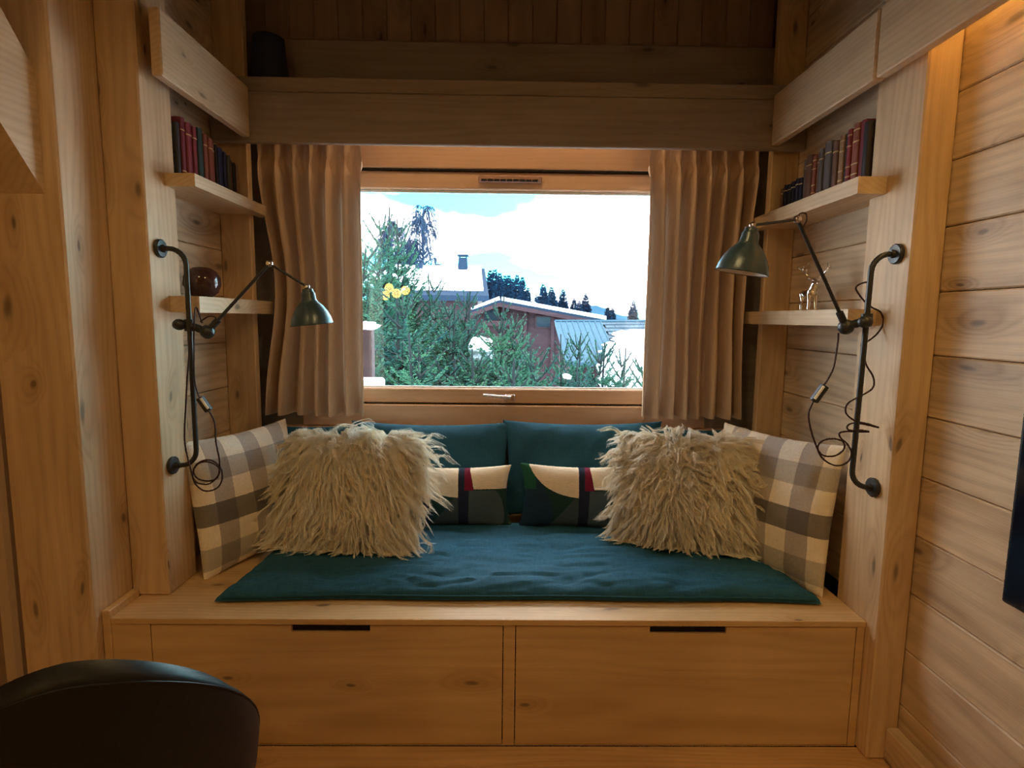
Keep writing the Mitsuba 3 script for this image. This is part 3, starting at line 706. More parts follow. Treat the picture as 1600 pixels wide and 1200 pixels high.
def wall_lamp(side, xw, pole_x, pole_y, f_top, f_bot, joint_z, knob, J, E, S, axis, label, cable, switch, elbow_loop, coil=None):
    L = thing('wall_lamp', label, 'wall lamp')
    sx = 1 if side < 0 else -1
    flange('flange', f_top, sx, L)
    flange('flange', f_bot, sx, L)
    a, b = np.array(f_top), np.array(f_bot)
    r = 0.055
    pts = [a + np.array([sx * 0.015, 0, 0]), a + np.array([(pole_x - a[0]) - sx * r, 0, 0])]
    for k in range(1, 7):
        q = k / 6 * math.pi / 2
        pts.append(np.array([pole_x - sx * r + sx * r * math.sin(q), pole_y, a[2] - r + r * math.cos(q)]))
    for k in range(7):
        q = k / 6 * math.pi / 2
        pts.append(np.array([pole_x - sx * r + sx * r * math.cos(q), pole_y, b[2] + r - r * math.sin(q)]))
    pts.append(b + np.array([sx * 0.015, 0, 0]))
    pts = np.array(pts)
    pts[1:-1, 1] = np.interp(pts[1:-1, 2], [b[2], a[2]], [b[1], a[1]])
    obj('pole', tube(pts, 0.0085, 14), 'mat_black_metal', L, smooth=40)
    pj = np.array([pole_x, np.interp(joint_z, [b[2], a[2]], [b[1], a[1]]), joint_z])
    cl_ = obj('clamp', joinm(tube(np.array([pj - [0, 0, 0.02], pj, pj + [0, 0, 0.02]]), 0.016, 20), rod(pj, J, 0.013, 16), ball(J, 0.024, (1, 1, 1.0))), 'mat_black_metal', L, smooth=35)
    obj('knob', ball(knob, 0.019, (1.15, 1.0, 1.0)), 'mat_black_metal', cl_, smooth=True)
    J, E, S = map(np.asarray, (J, E, S))
    dn = unit(np.cross(E - J, [0, 0.0, 1]) + [0, 1e-3, 0])
    obj('lower_arm', joinm(rod(J, E, 0.0055, 12), rod(J, J + unit(E - J) * 0.055, 0.011, 14)), 'mat_black_metal', L, smooth=35)
    obj('elbow', joinm(ball(E, 0.0125, sub=2), rod(E - [0, 0.016, 0], E + [0, 0.016, 0], 0.006)), 'mat_chrome', L, smooth=40, label='chrome elbow joint')
    obj('upper_arm', rod(E, S, 0.0042, 12), 'mat_black_metal', L, smooth=35)
    ap = S + unit(axis) * 0.018
    obj('shade_joint', joinm(ball(S, 0.0095, sub=2), rod(S, ap + unit(axis) * 0.004, 0.006), rod(S - [0, 0.013, 0], S + [0, 0.013, 0], 0.0045)), 'mat_chrome', L, smooth=40, label='chrome shade joint')
    o, i = shade_mesh(ap, axis)
    sh = obj('shade', o, 'mat_shade', L, smooth=40)
    obj('lining', i, 'mat_shade_inside', sh, smooth=40, label='white inside of the shade')
    cap = lathe([(0.0, -0.012), (0.018, -0.010), (0.020, 0.002)], ap, 28, axis)
    obj('cap', cap, 'mat_shade', sh, smooth=40)
    bulb(ap, axis, sh)
    obj('elbow_cable', tube(catmull(elbow_loop, 8), 0.0022, 6), 'mat_cable', L, smooth=True)
    for c in cable:
        obj('cable', tube(catmull(c, 7), 0.0027, 6), 'mat_cable', L, smooth=True)
    p, q = map(np.asarray, switch)
    d = unit(q - p); w = unit(np.cross(d, [0, 1, 0]))
    sw = m3.Manifold.batch_hull([m3.Manifold.sphere(0.004, 12).translate(tuple(p + w * s1 * 0.008 + d * 0.004 + np.array([0, s2, 0]))) + m3.Manifold.sphere(0.004, 12).translate(tuple(q + w * s1 * 0.008 - d * 0.004 + np.array([0, s2, 0]))) for s1 in (-1, 1) for s2 in (-0.006, 0.006)])
    sk = obj('cable_switch', sw, 'mat_black_metal', L, smooth=30)
    fl_ = [p + d * 0.006, q - d * 0.006]
    s1 = -1 if side < 0 else 1
    ww = w if w[0] > 0 else -w
    rk = joinm(*[rod(fl_[0] + ww * s * 0.0045 * (1 if side < 0 else -1) + [0, -0.0085, 0], fl_[1] + ww * s * 0.0045 * (1 if side < 0 else -1) + [0, -0.0085, 0], 0.0035, 8) for s in (1.0, 1.6)])
    obj('rocker', rk, 'mat_white_plastic', sk, smooth=30, label='white rocker')
    return L

def px(seq, y):
    return [at(a, b, y if not isinstance(y, (list, tuple)) else y[i]) for i, (a, b) in enumerate(seq)]

# left lamp
cL = [px([(316, 505), (306, 480), (303, 512), (303, 545), (304, 592), (309, 615), (313, 623)], [1.97, 1.96, 1.935, 1.935, 1.935, 1.935, 1.935]),
      px([(326, 641), (333, 656), (336, 670), (338, 690), (344, 722), (340, 745), (326, 752), (309, 748), (303, 735), (312, 722), (328, 719), (343, 730), (347, 748), (340, 762), (322, 767), (306, 758), (300, 742), (308, 726), (325, 721),
          (341, 729), (341, 742), (327, 756), (311, 755), (303, 747), (298, 732), (291, 710), (288, 690), (289, 668), (291, 640), (292, 600), (294, 560), (297, 525)], 1.925)]
cL[1][0:] = [p + np.array([0, 0.004 * math.sin(i * 1.3), 0]) for i, p in enumerate(cL[1])]
wall_lamp(-1, -1.17, -1.081, 1.955, (-1.17, 1.962, 1.65), (-1.17, 1.962, 0.903), 1.394, (-1.108, 1.948, 1.396), (-1.023, 1.965, 1.372), at(421, 412, 2.02), at(480, 448, 2.06), (0.10, 0.02, -1.0),
          'black articulated wall lamp on the left post, shade hanging in front of the left curtain', cL, (at(312, 621, 1.935), at(327, 642, 1.935)),
          [at(330, 508, 1.97), at(337, 497, 1.97), at(327, 494, 1.965), at(312, 503, 1.96)])
# right lamp
cR = [px([(1310, 520), (1309, 535), (1303, 572), (1294, 592), (1288, 601)], [1.79, 1.79, 1.77, 1.77, 1.77]),
      px([(1271, 627), (1265, 645), (1266, 665), (1272, 690), (1280, 707), (1292, 713), (1308, 712), (1319, 702), (1316, 690), (1300, 685), (1284, 690), (1279, 702), (1287, 718), (1305, 727), (1323, 722), (1331, 708), (1325, 694), (1314, 685), (1310, 677),
          (1320, 674), (1342, 675), (1359, 675), (1345, 672), (1327, 672), (1323, 667), (1332, 662), (1350, 663), (1372, 668), (1355, 662), (1335, 657), (1323, 645), (1326, 630), (1345, 618), (1362, 606), (1365, 590), (1355, 570), (1349, 550)], 1.765),
      px([(1345, 540), (1368, 524), (1380, 505), (1376, 488), (1362, 480), (1350, 470), (1339, 455), (1338, 448), (1348, 442), (1362, 440)], 1.80)]
cR[1] = [p + np.array([0, 0.005 * math.sin(i * 1.3), 0]) for i, p in enumerate(cR[1])]
pR = at(1349, 560, 1.77)[0]
wall_lamp(1, 1.20, 1.122, 1.765, (1.20, 1.758, 1.638), (1.20, 1.772, 0.899), 1.436, tuple(at(1352, 503, 1.735)), tuple(at(1322, 511, 1.80)), at(1246, 343, 1.74), at(1176, 352, 1.66), (-0.16, 0.05, -1.0),
          'black articulated wall lamp on the right post, shade turned down over the curtain edge', cR, (at(1289, 602, 1.77), at(1271, 627, 1.77)),
          [at(1243, 346, 1.735), at(1250, 334, 1.735), at(1259, 334, 1.735), at(1260, 345, 1.735), at(1254, 356, 1.735)])

# ------------------------------------------------------------------ things on the shelves
bl = thing('round_vase', 'glossy dark brown ball-shaped vase on the lower left shelf', 'vase')
bc = np.array([-1.155, 2.20, 1.494])
obj('body', lathe([(0.0, 0.001), (0.030, 0.001), (0.034, 0.004), (0.055, 0.022), (0.066, 0.050), (0.064, 0.078), (0.050, 0.100), (0.030, 0.112), (0.014, 0.115), (0.0, 0.1155)], bc, 48), 'mat_brown_glaze', bl, smooth=True)

def mf_ball(p, r):
    return m3.Manifold.sphere(r, 16).translate(tuple(map(float, p)))
def bone(p, q, r0, r1):
    return m3.Manifold.batch_hull([mf_ball(p, r0), mf_ball(q, r1)])
def smooth_body(bones, edge=0.004, it=8):
    m = m3.Manifold.batch_boolean(bones, m3.OpType.Add).refine_to_length(edge)
    mm = m.to_mesh()
    t = trimesh.Trimesh(np.array(mm.vert_properties[:, :3], float), np.array(mm.tri_verts), process=True)
    trimesh.smoothing.filter_taubin(t, iterations=it)
    return t
def reindeer(o, f):
    f = unit(f); s = np.array([-f[1], f[0], 0])
    w = lambda a, b, c: o + f * a + s * b + np.array([0, 0, c])
    B = [bone(w(-0.035, 0, 0.064), w(0.03, 0, 0.068), 0.019, 0.021), bone(w(0.03, 0, 0.07), w(0.052, 0, 0.105), 0.017, 0.010), bone(w(0.052, 0, 0.108), w(0.082, 0, 0.099), 0.0115, 0.006),
         bone(w(-0.05, 0, 0.075), w(-0.06, 0, 0.066), 0.006, 0.004)]
    for t in (-1, 1):
        B += [bone(w(0.034, t * 0.011, 0.06), w(0.036, t * 0.012, 0.031), 0.010, 0.0055), bone(w(0.036, t * 0.012, 0.031), w(0.036, t * 0.012, 0.0045), 0.0055, 0.0042),
              bone(w(-0.036, t * 0.012, 0.062), w(-0.030, t * 0.013, 0.038), 0.013, 0.007), bone(w(-0.030, t * 0.013, 0.038), w(-0.043, t * 0.013, 0.026), 0.006, 0.005), bone(w(-0.043, t * 0.013, 0.026), w(-0.040, t * 0.013, 0.0045), 0.005, 0.0042),
              bone(w(0.048, t * 0.010, 0.114), w(0.040, t * 0.024, 0.118), 0.004, 0.002)]
    d = thing('reindeer_figurine', 'shiny silver reindeer figurine with antlers on the lower right shelf', 'figurine')
    obj('body', smooth_body(B, 0.0035, 6), 'mat_silver', d, smooth=True)
    for t in (-1, 1):
        main = catmull([w(0.05, t * 0.006, 0.114), w(0.040, t * 0.026, 0.130), w(0.040, t * 0.042, 0.148), w(0.052, t * 0.046, 0.168)], 6)
        tn = [tube(main, np.linspace(0.0042, 0.002, len(main)), 8)]
        for k, dv in ((8, (0.022, 0.004, 0.018)), (12, (-0.012, 0.018, 0.016)), (16, (0.02, -0.012, 0.012))):
            p0 = main[k]; e = f * dv[0] + s * t * dv[1] + np.array([0, 0, dv[2]])
            tn.append(tube(np.array([p0, p0 + e * 0.6, p0 + e]), [0.0035, 0.003, 0.0016], 8))
        obj('antler', joinm(*tn), 'mat_silver', d, smooth=40)
reindeer(np.array([1.165, 2.19, 1.4712]), (-0.15, -1.0, 0))

pt = thing('pot', 'dark navy tapered pot standing on the ledge at the upper left', 'pot')
obj('body', lathe([(0.0, 0.0), (0.079, 0.0), (0.081, 0.003), (0.064, 0.195), (0.061, 0.198), (0.058, 0.195), (0.072, 0.01), (0.0, 0.008)], (-1.035, 2.615, 2.4205), 40), 'mat_navy_pot', pt, smooth=35)

# television at the right edge
tv = thing('television', 'black framed television on the plank wall at the right edge', 'television')
obj('casing', box(1.245, 1.285, 0.25, 1.335, 0.74, 1.36, 0.006), 'mat_black_soft', tv)
obj('screen', box(1.2435, 1.2452, 0.262, 1.323, 0.752, 1.348, 0.0004), 'mat_screen', tv)
obj('wall_bracket', box(1.2855, 1.2998, 0.6, 1.0, 0.9, 1.2, 0.002), 'mat_black_metal', tv)

# ------------------------------------------------------------------ black chair
def chair():
    ch = thing('dining_chair', 'black rounded chair back in the lower left corner', 'chair')
    c = np.array([-0.808, 1.10]); ang0 = math.radians(-64)             # centre of the tub and the direction of its back
    N, M = 72, 30
    th = np.linspace(-1.75, 1.75, N); w = np.linspace(0, 1, M)
    TH, WW = np.meshgrid(th, w)
    topf = lambda t: 0.866 - 0.31 * (np.abs(t + 0.05) / 1.48) ** 1.75
    z = 0.43 + (topf(TH) - 0.43) * WW
    R = 0.243 + 0.007 * np.sin(np.clip(WW, 0, 1) * 1.9)
    thick = 0.024 * np.sqrt(np.clip(1 - ((WW - 0.9) / 0.1).clip(0, 1) ** 2, 0, 1)) + 0.0005
    def shell(sgn):
        rr = R + sgn * thick
        return np.stack([c[0] + rr * np.cos(ang0 + TH), c[1] + rr * np.sin(ang0 + TH), z], -1)
    A, B = shell(1), shell(-1)
    V = np.vstack([A.reshape(-1, 3), B.reshape(-1, 3)]); n = N * M
    i = np.arange(M - 1)[:, None] * N + np.arange(N - 1)[None]
    q = np.stack([i, i + 1, i + N + 1, i + N], -1).reshape(-1, 4)
    t_ = np.arange(N - 1) + (M - 1) * N; b_ = np.arange(N - 1); l_ = np.arange(M - 1) * N; r_ = l_ + N - 1
    F = np.vstack([q, q[:, ::-1] + n, np.stack([t_, t_ + 1, t_ + 1 + n, t_ + n], -1), np.stack([b_ + n, b_ + 1 + n, b_ + 1, b_], -1),
                   np.stack([l_, l_ + N, l_ + N + n, l_ + n], -1), np.stack([r_ + n, r_ + N + n, r_ + N, r_], -1)])
    obj('backrest', (V, F), 'mat_black_soft', ch, smooth=True)
    # seam welt a little below the rim
    rw = 0.2498 + 0.0242
    k = np.stack([c[0] + rw * np.cos(ang0 + th), c[1] + rw * np.sin(ang0 + th), 0.43 + (topf(th) - 0.43) * 0.93], -1)
    obj('welt', tube(k, 0.0018, 8), 'mat_black_soft', ch, smooth=40)
    obj('seat', lathe([(0.0, 0.0), (0.175, 0.0), (0.196, 0.02), (0.192, 0.055), (0.16, 0.075), (0.0, 0.085)], (c[0], c[1], 0.38), 48), 'mat_black_soft', ch, smooth=40)
    for a in (40, 140, 220, 320):
        p = np.array([c[0], c[1], 0]) + np.array([math.cos(math.radians(a)), math.sin(math.radians(a)), 0]) * 0.17
        e = np.array([c[0], c[1], 0]) + np.array([math.cos(math.radians(a)), math.sin(math.radians(a)), 0]) * 0.24
        obj('leg', tube(np.array([p + [0, 0, 0.382], (p + e) / 2 + [0, 0, 0.2], e + [0, 0, 0.001]]), [0.014, 0.012, 0.009], 12), 'mat_black_metal', ch, smooth=40)
chair()

# ------------------------------------------------------------------ lamps of the room
# warm LED strip in the cove behind the right pelmet
cv = thing('cove_led_strip', 'warm LED strip hidden in the cove above the plank wall', 'led strip')
obj('ledge', box(1.156, 1.299, -0.6, 1.698, 2.385, 2.405, 0.001), 'mat_board_y', cv)
obj('diffuser', trimesh.creation.box(bounds=[[1.20, -0.5, 2.379], [1.215, 1.66, 2.3845]]), 'mat_white_plastic', cv, emitter={'type': 'area', 'radiance': rgb(36, 23.0, 7.0)})

# globe pendant behind the viewer, mirrored in the pane
gp = thing('globe_pendant', 'cluster of glowing glass globes mirrored in the window pane', 'pendant lamp')
GY = 2 * 2.803 + 2.4
hub = at(610, 425, GY) * [1, -1, 1] + np.array([0, 2 * 2.803, 0])
obj('rod', rod(hub, (hub[0], hub[1], 2.459), 0.006), 'mat_black_metal', gp)
for (a, b) in ((588.5, 443), (608, 450), (602, 462), (620, 458.5), (634, 454)):
    p = at(a, b, GY) * [1, -1, 1] + np.array([0, 2 * 2.803, 0]); p[1] += 0.001 * a - 0.6
    k = obj('globe', ball(p, 0.064, sub=3), 'mat_white_plastic', gp, smooth=True, emitter={'type': 'area', 'radiance': rgb(15, 8.6, 1.5)})
    obj('stem', rod(hub, p + unit(hub - p) * 0.065, 0.003), 'mat_black_metal', gp)

# ceiling downlights out of view, placed to light the posts, pillows and bench
for i, (x, y, s) in enumerate(((-0.95, 0.75, 0.75), (0.1, 1.0, 1.6), (-1.5, -1.3, 1.5), (0.3, -1.2, 1.6))):
    d = thing('unseen_ceiling_downlight', 'unseen round warm ceiling downlight ' + ('near the left posts', 'in front of the window seat', 'at the back left of the room', 'at the back right of the room')[i], 'downlight', 'unseen ceiling downlights')
    obj('ring', lathe([(0.062, 0.0), (0.075, 0.001), (0.078, 0.006), (0.074, 0.012), (0.060, 0.012), (0.062, 0.0)], (x, y, 2.4465), 32), 'mat_white_plastic', d, smooth=40)
    disc = trimesh.creation.cylinder(radius=0.058, height=0.003, sections=32); disc.apply_translation((x, y, 2.4545))
    obj('lamp', disc, 'mat_white_plastic', d, emitter={'type': 'area', 'radiance': rgb(84 * s, 60 * s, 27 * s)})

# ------------------------------------------------------------------ outdoors
# snowy slope
gx, gy = np.meshgrid(np.linspace(-60, 60, 90), np.concatenate([np.linspace(3.3, 40, 50), np.linspace(43, 150, 30)]))
gz = -4.2 + 0.02 * (gy - 3) + 0.5 * (meshkit.fbm(np.stack([gx * 0.15, gy * 0.15, gx * 0], -1), 3, 3) - 0.5) - np.clip((gx - 2) * 0.03, -0.6, 1.5)
gi = np.arange(gx.shape[0] - 1)[:, None] * gx.shape[1] + np.arange(gx.shape[1] - 1)[None]
tag(obj('snow_slope', (np.stack([gx, gy, gz], -1).reshape(-1, 3), np.stack([gi, gi + 1, gi + gx.shape[1] + 1, gi + gx.shape[1]], -1).reshape(-1, 4)), 'mat_snow', smooth=True), kind='structure')
def ground(x, y):
    return float(-4.2 + 0.02 * (y - 3) - np.clip((x - 2) * 0.03, -0.6, 1.5)) - 0.25

# trees
def needles(P, D, L, W, g):
    """two crossed thin blades per spray: starts P, directions D"""
    n = len(P)
    D = D / (np.linalg.norm(D, axis=1, keepdims=True) + 1e-9)
    r = g.normal(0, 1, (n, 3)); e = np.cross(D, r); e /= np.linalg.norm(e, axis=1, keepdims=True) + 1e-9
    e2 = np.cross(D, e)
    V, F = [], []
    for k, q in enumerate((e, e2)):
        m = P + D * (L * 0.45)[:, None]
        V.append(np.stack([P, m + q * W[:, None], P + D * L[:, None], m - q * W[:, None]], 1).reshape(-1, 3))
        b = np.arange(n)[:, None] * 4 + k * n * 4
        F.append(np.vstack([b + [0, 1, 2], b + [0, 2, 3]]))
    return np.vstack(V), np.vstack(F)

def spruce(h, R, seed, dens=1.0, bare_top=0.12, twig=0.26, width=0.085):
    g = np.random.default_rng(seed)
    trunk = tube(np.array([[0, 0, 0], [0, 0, h * 0.5], [0.02 * h * g.normal(), 0.01 * h, h]]), [0.025 * h * 0.6, 0.012 * h * 0.6, 0.014], 7)
    P, D, L = [], [], []
    tubes = [trunk]
    z = h * 0.10
    while z < h * 0.985:
        f = z / h
        k = g.integers(6, 9) if f < 1 - bare_top else g.integers(3, 5)
        a0 = g.uniform(0, 6.28)
        for j in range(k):
            a = a0 + j / k * 6.28 + g.normal(0, 0.2)
            bl_ = R * (1 - f) ** 0.8 * g.uniform(0.75, 1.15) + 0.12
            up0 = -0.25 + 0.9 * f**2 + g.normal(0, 0.08)
            t = np.linspace(0, 1, 7)
            r = t * bl_; zz = z + bl_ * (up0 * t + 0.30 * t**2.2 * (0.6 + f))
            br = np.stack([np.cos(a) * r, np.sin(a) * r, zz], -1)
            if f > 1 - bare_top:
                br[:, 2] = z + bl_ * (0.9 * t + 0.35 * t**2)
                tubes.append(tube(br[[0, 3, 6]], [0.020, 0.016, 0.010], 4, caps=False))
                n = int(14 * bl_ / 0.3) + 4
            else:
                n = int(bl_ / 0.03 * dens) + 4
            if f < 1 - bare_top and bl_ > 0.5:
                tubes.append(tube(br[[0, 3, 6]], [0.02, 0.012, 0.003], 4, caps=False))
            q = g.uniform(0.12, 1, n)
            p = np.stack([np.interp(q, t, br[:, i]) for i in range(3)], -1)
            tang = unit(br[-1] - br[0]); side = np.cross(tang, [0, 0, 1]); side /= np.linalg.norm(side) + 1e-9
            sg = g.choice([-1, 1], n)[:, None]
            d = tang * g.uniform(0.5, 1.0, (n, 1)) + side * sg * g.uniform(0.4, 1.0, (n, 1)) + np.array([0, 0, 1.0]) * g.normal(-0.12 if f < 1 - bare_top else 0.4, 0.25, (n, 1))
            if f > 1 - bare_top:
                d = tang + g.normal(0, 0.35, (n, 3))
            P.append(p); D.append(d); L.append(g.uniform(0.6, 1.25, n) * twig * (1 if f > 1 - bare_top else min(1, 0.22 + 1.6 * (1 - f))) * (0.45 + 0.75 * (1 - q)) * (0.35 if f > 1 - bare_top else 1))
        z += h * 0.036 * g.uniform(0.7, 1.3) * (1.0 if f < 1 - bare_top else 1.2)
    P, D, L = np.vstack(P), np.vstack(D), np.concatenate(L)
    v, f = needles(P, D, L, np.full(len(L), twig * width) * np.clip(L / twig, 0.4, 1.2), g)
    return joinm(*tubes), (v, f)

protos = []
for i, (h, R, sd) in enumerate(((7.0, 2.0, 101), (6.2, 1.8, 102), (7.6, 1.7, 103))):
    tr, fo = spruce(h, R, sd, dens=1.4, bare_top=0.12, twig=0.31, width=0.14)
    protos.append((h, mikit.ply(tr, 'mat_bark'), mikit.ply(fo, 'mat_hazed_spruce')))

def plant(pxl, top_y, Y, k, label, rz, wide=1.0, group=None):
    """a spruce whose tip shows at pixel (pxl, top_y) and depth Y"""
    tip = at(pxl, top_y, Y)
    zb = ground(tip[0], Y)
    h, tr, fo = protos[k]
    s = (tip[2] - zb) / h
    xf = T().translate([float(tip[0]), float(Y), float(zb)]).rotate([0, 0, 1], rz).scale([s * wide, s * wide, s])
    t = thing('spruce_tree', label, 'tree', group)
    obj('trunk', tr, None, t, xf=xf)
    obj('foliage', fo, None, t, xf=xf, kind='stuff')

near = [  # px, top py, depth, prototype, turn, width, label
    (597, 322, 11.5, 2, 10, 0.85, 'tall spruce with a bare leader at the left edge of the view'),
    (566, 380, 10.0, 0, 60, 1.0, 'spruce half hidden behind the left curtain edge'),
    (624, 338, 13.0, 0, 100, 0.7, 'thin dark spruce leader left of the bare birches'),
    (627, 455, 9.0, 1, 100, 1.15, 'full green spruce low in the left of the view'),
    (678, 425, 13.0, 2, 160, 0.8, 'thin spruce leader standing before the snowy left roof'),
    (702, 468, 10.5, 0, 215, 0.95, 'spruce with forked shoots before the eaves of the left roof'),
    (729, 455, 12.5, 1, 300, 0.8, 'slim spruce tip in front of the chimney side of the left roof'),
    (781, 462, 10.0, 2, 33, 0.9, 'bushy spruce in the middle before the low chalet gable'),
    (804, 490, 12.0, 0, 77, 0.9, 'spruce in front of the brown chalet wall'),
    (838, 545, 8.5, 1, 140, 1.0, 'low green spruce in front of the metal roof corner'),
    (882, 522, 9.5, 2, 205, 0.8, 'young spruce with bare shoots before the metal roof, left one'),
    (903, 520, 10.5, 0, 250, 0.75, 'young spruce with bare shoots before the metal roof, middle one'),
    (938, 535, 9.0, 1, 290, 0.9, 'young spruce with bare shoots before the metal roof, right one'),
    (972, 540, 9.5, 2, 15, 0.8, 'slender spruce before the snow patch at the right of the view'),
    (745, 545, 8.0, 0, 88, 1.1, 'low wide spruce at the lower middle of the view'),
    (655, 520, 7.5, 2, 199, 1.2, 'low pale green spruce at the lower left of the view'),
    (1010, 560, 8.5, 0, 120, 1.0, 'spruce at the right edge of the view beside the curtain'),
    (800, 560, 7.6, 1, 250, 1.1, 'pale green low spruce at the lower centre of the view'),
    (560, 520, 8.0, 1, 20, 1.0, 'low spruce behind the left curtain'),
    (905, 568, 8.0, 2, 70, 1.1, 'low spruce at the lower right of the view'),
    (590, 400, 12.5, 1, 45, 0.9, 'dark spruce just right of the left curtain edge'),
    (612, 430, 14.0, 0, 140, 0.9, 'spruce behind the glowing reflections'),
    (645, 462, 13.5, 0, 20, 1.2, 'broad bluish spruce below the snowy left roof'),
    (690, 476, 14.5, 1, 175, 1.3, 'broad bluish spruce below the left roof eaves'),
    (725, 492, 13.0, 0, 250, 1.3, 'broad bluish spruce at the left end of the low chalet gable'),
    (812, 520, 14.0, 1, 30, 1.2, 'bluish spruce before the boarded chalet wall'),
    (700, 560, 9.0, 1, 330, 1.3, 'dark spruce between the low pale ones'),
]
for a, b, Y, k, rz, wd, lab in near:
    plant(a, b, Y, k, lab, rz, wd)

# bare birch behind the left roof
def birch(h, seed):
    g = np.random.default_rng(seed)
    parts = [tube(np.array([[0, 0, 0], [0.05, 0, h * 0.4], [-0.05, 0, h * 0.75], [0.02, 0, h]]), [0.16, 0.13, 0.08, 0.03], 6)]
    for i in range(64):
        f = g.uniform(0.30, 0.985); a = g.uniform(0, 6.28)
        ln = h * (0.21 * (1 - f) ** 0.55 + 0.035) * g.uniform(0.7, 1.2)
        t = np.linspace(0, 1, 6)
        b = np.stack([np.cos(a) * t * ln * 0.8, np.sin(a) * t * ln * 0.8, f * h + ln * (0.85 * t - 0.45 * t**2.5)], -1)
        parts.append(tube(b, np.linspace(0.07, 0.035, 6) * (1.2 - f * 0.5), 4, caps=False))
        for j in range(12):
            q = g.uniform(0.3, 1); p = np.array([np.interp(q, t, b[:, k]) for k in range(3)])
            dl = h * g.uniform(0.05, 0.13)
            dd = np.array([g.normal(0, 0.35), g.normal(0, 0.35), 0]) + [np.cos(a) * 0.3, np.sin(a) * 0.3, 0]
            tw = np.stack([p + dd * dl * s + np.array([0, 0, -1]) * dl * (s**1.6) for s in (0, 0.5, 1)])
            parts.append(tube(tw, [0.026, 0.022, 0.018], 3, caps=False))
    return joinm(*parts)
for (a, tp, Y, sd, lab) in ((661, 322, 45.0, 5, 'tall bare birch with hanging twigs behind the left chalet'), (612, 345, 43.0, 9, 'smaller bare birch left of the tall one'), (640, 372, 47.0, 12, 'low bare birch between the two taller ones')):
    tip = at(a, tp, Y); h = tip[2] + 2.0
    m = birch(h, sd); m.apply_translation((tip[0], Y, -2.0))
    tag(obj('birch_tree', m, 'mat_hazed_birch'), lab, 'tree')

# distant dark spruces
fprot = []
for sd in (201, 202, 203):
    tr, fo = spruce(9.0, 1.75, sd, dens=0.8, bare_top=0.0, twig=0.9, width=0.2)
    fprot.append((9.0, mikit.ply(tr, 'mat_bark'), mikit.ply(fo, 'mat_hazed_spruce_far')))
far = [(766, 424), (773, 421), (781, 427), (789, 432), (795, 430), (801, 436), (808, 431), (816, 433), (825, 450), (849, 444), (862, 449), (880, 453), (897, 466), (905, 470), (915, 459), (950, 478), (957, 480), (722, 420), (700, 424), (838, 462),
       (990, 470)]
far.sort()
for i, (a, tp) in enumerate(far):
    Y = 70.0 + 7 * ((i * 5) % 4) if a < 985 else 42.0
    tip = at(a, tp, Y); base = at(a, 530, Y)
    h, tr, fo = fprot[i % 3]
    s = (tip[2] - base[2]) / h
    sw = s * (0.9 if a < 830 else 1.15)
    xf = T().translate([float(tip[0]), Y, float(base[2])]).rotate([0, 0, 1], 50.0 * i).scale([sw, sw, s])
    t = thing('distant_spruce', f'dark bluish spruce on the ridge behind the chalets, {ORD[i]} from the left' if a < 985 else 'lone dark spruce at the right end of the skyline', 'tree', 'spruces on the far ridge' if a < 985 else None)
    obj('trunk', tr, None, t, xf=xf)
    obj('foliage', fo, None, t, xf=xf, kind='stuff')
# the ridge that they stand on, and mountains in the haze
def ridge(Y, pts, name, mat, lab, depth, seed, rough):
    xs = np.linspace(pts[0][0], pts[-1][0], 90)
    ys = np.interp(xs, [p[0] for p in pts], [p[1] for p in pts])
    T0 = np.array([at(x, y_, Y) for x, y_ in zip(xs, ys)])
    T0[:, 2] += rough * (meshkit.fbm(np.stack([xs * 0.06, xs * 0, xs * 0], -1), 4, seed) - 0.5)
    rows = []
    for k, (dy, fz) in enumerate(((0, 1.0), (-0.12, 0.8), (-0.3, 0.45), (-0.55, 0.0))):
        r = T0.copy(); r[:, 1] += dy * depth
        lowz = EYE[2] - 0.06 * Y
        r[:, 2] = lowz + (T0[:, 2] - lowz) * fz + (rough * 0.5 * (meshkit.fbm(np.stack([xs * 0.05, xs * 0 + k, xs * 0], -1), 3, seed + k) - 0.5) if 0 < k < 3 else 0)
        rows.append(r)
    V = np.vstack(rows); n = len(xs)
    i = np.arange(3)[:, None] * n + np.arange(n - 1)[None]
    return tag(obj(name, (V, np.stack([i, i + n, i + n + 1, i + 1], -1).reshape(-1, 4)), mat, smooth=True), lab, 'hill' if Y < 500 else 'mountain')
ridge(110, [(500, 470), (720, 470), (800, 478), (880, 492), (960, 505), (1150, 520)], 'wooded_ridge', 'mat_hazed_spruce_far', 'dark wooded ridge behind the chalets', 60, 3, 0.6)
ridge(1500, [(780, 520), (880, 492), (917, 478), (932, 476), (960, 490), (990, 498), (1200, 515)], 'mountain', 'mat_hazed_mountain', 'hazy blue mountain above the right roofs', 600, 6, 14)

# chalets
def quad_slab(p, thick, up=(0, 0, 1)):
    """a slab under the four corner points"""
    p = np.array(p, float); q = p - np.array(up) * thick
    return trimesh.convex.convex_hull(np.vstack([p, q]))

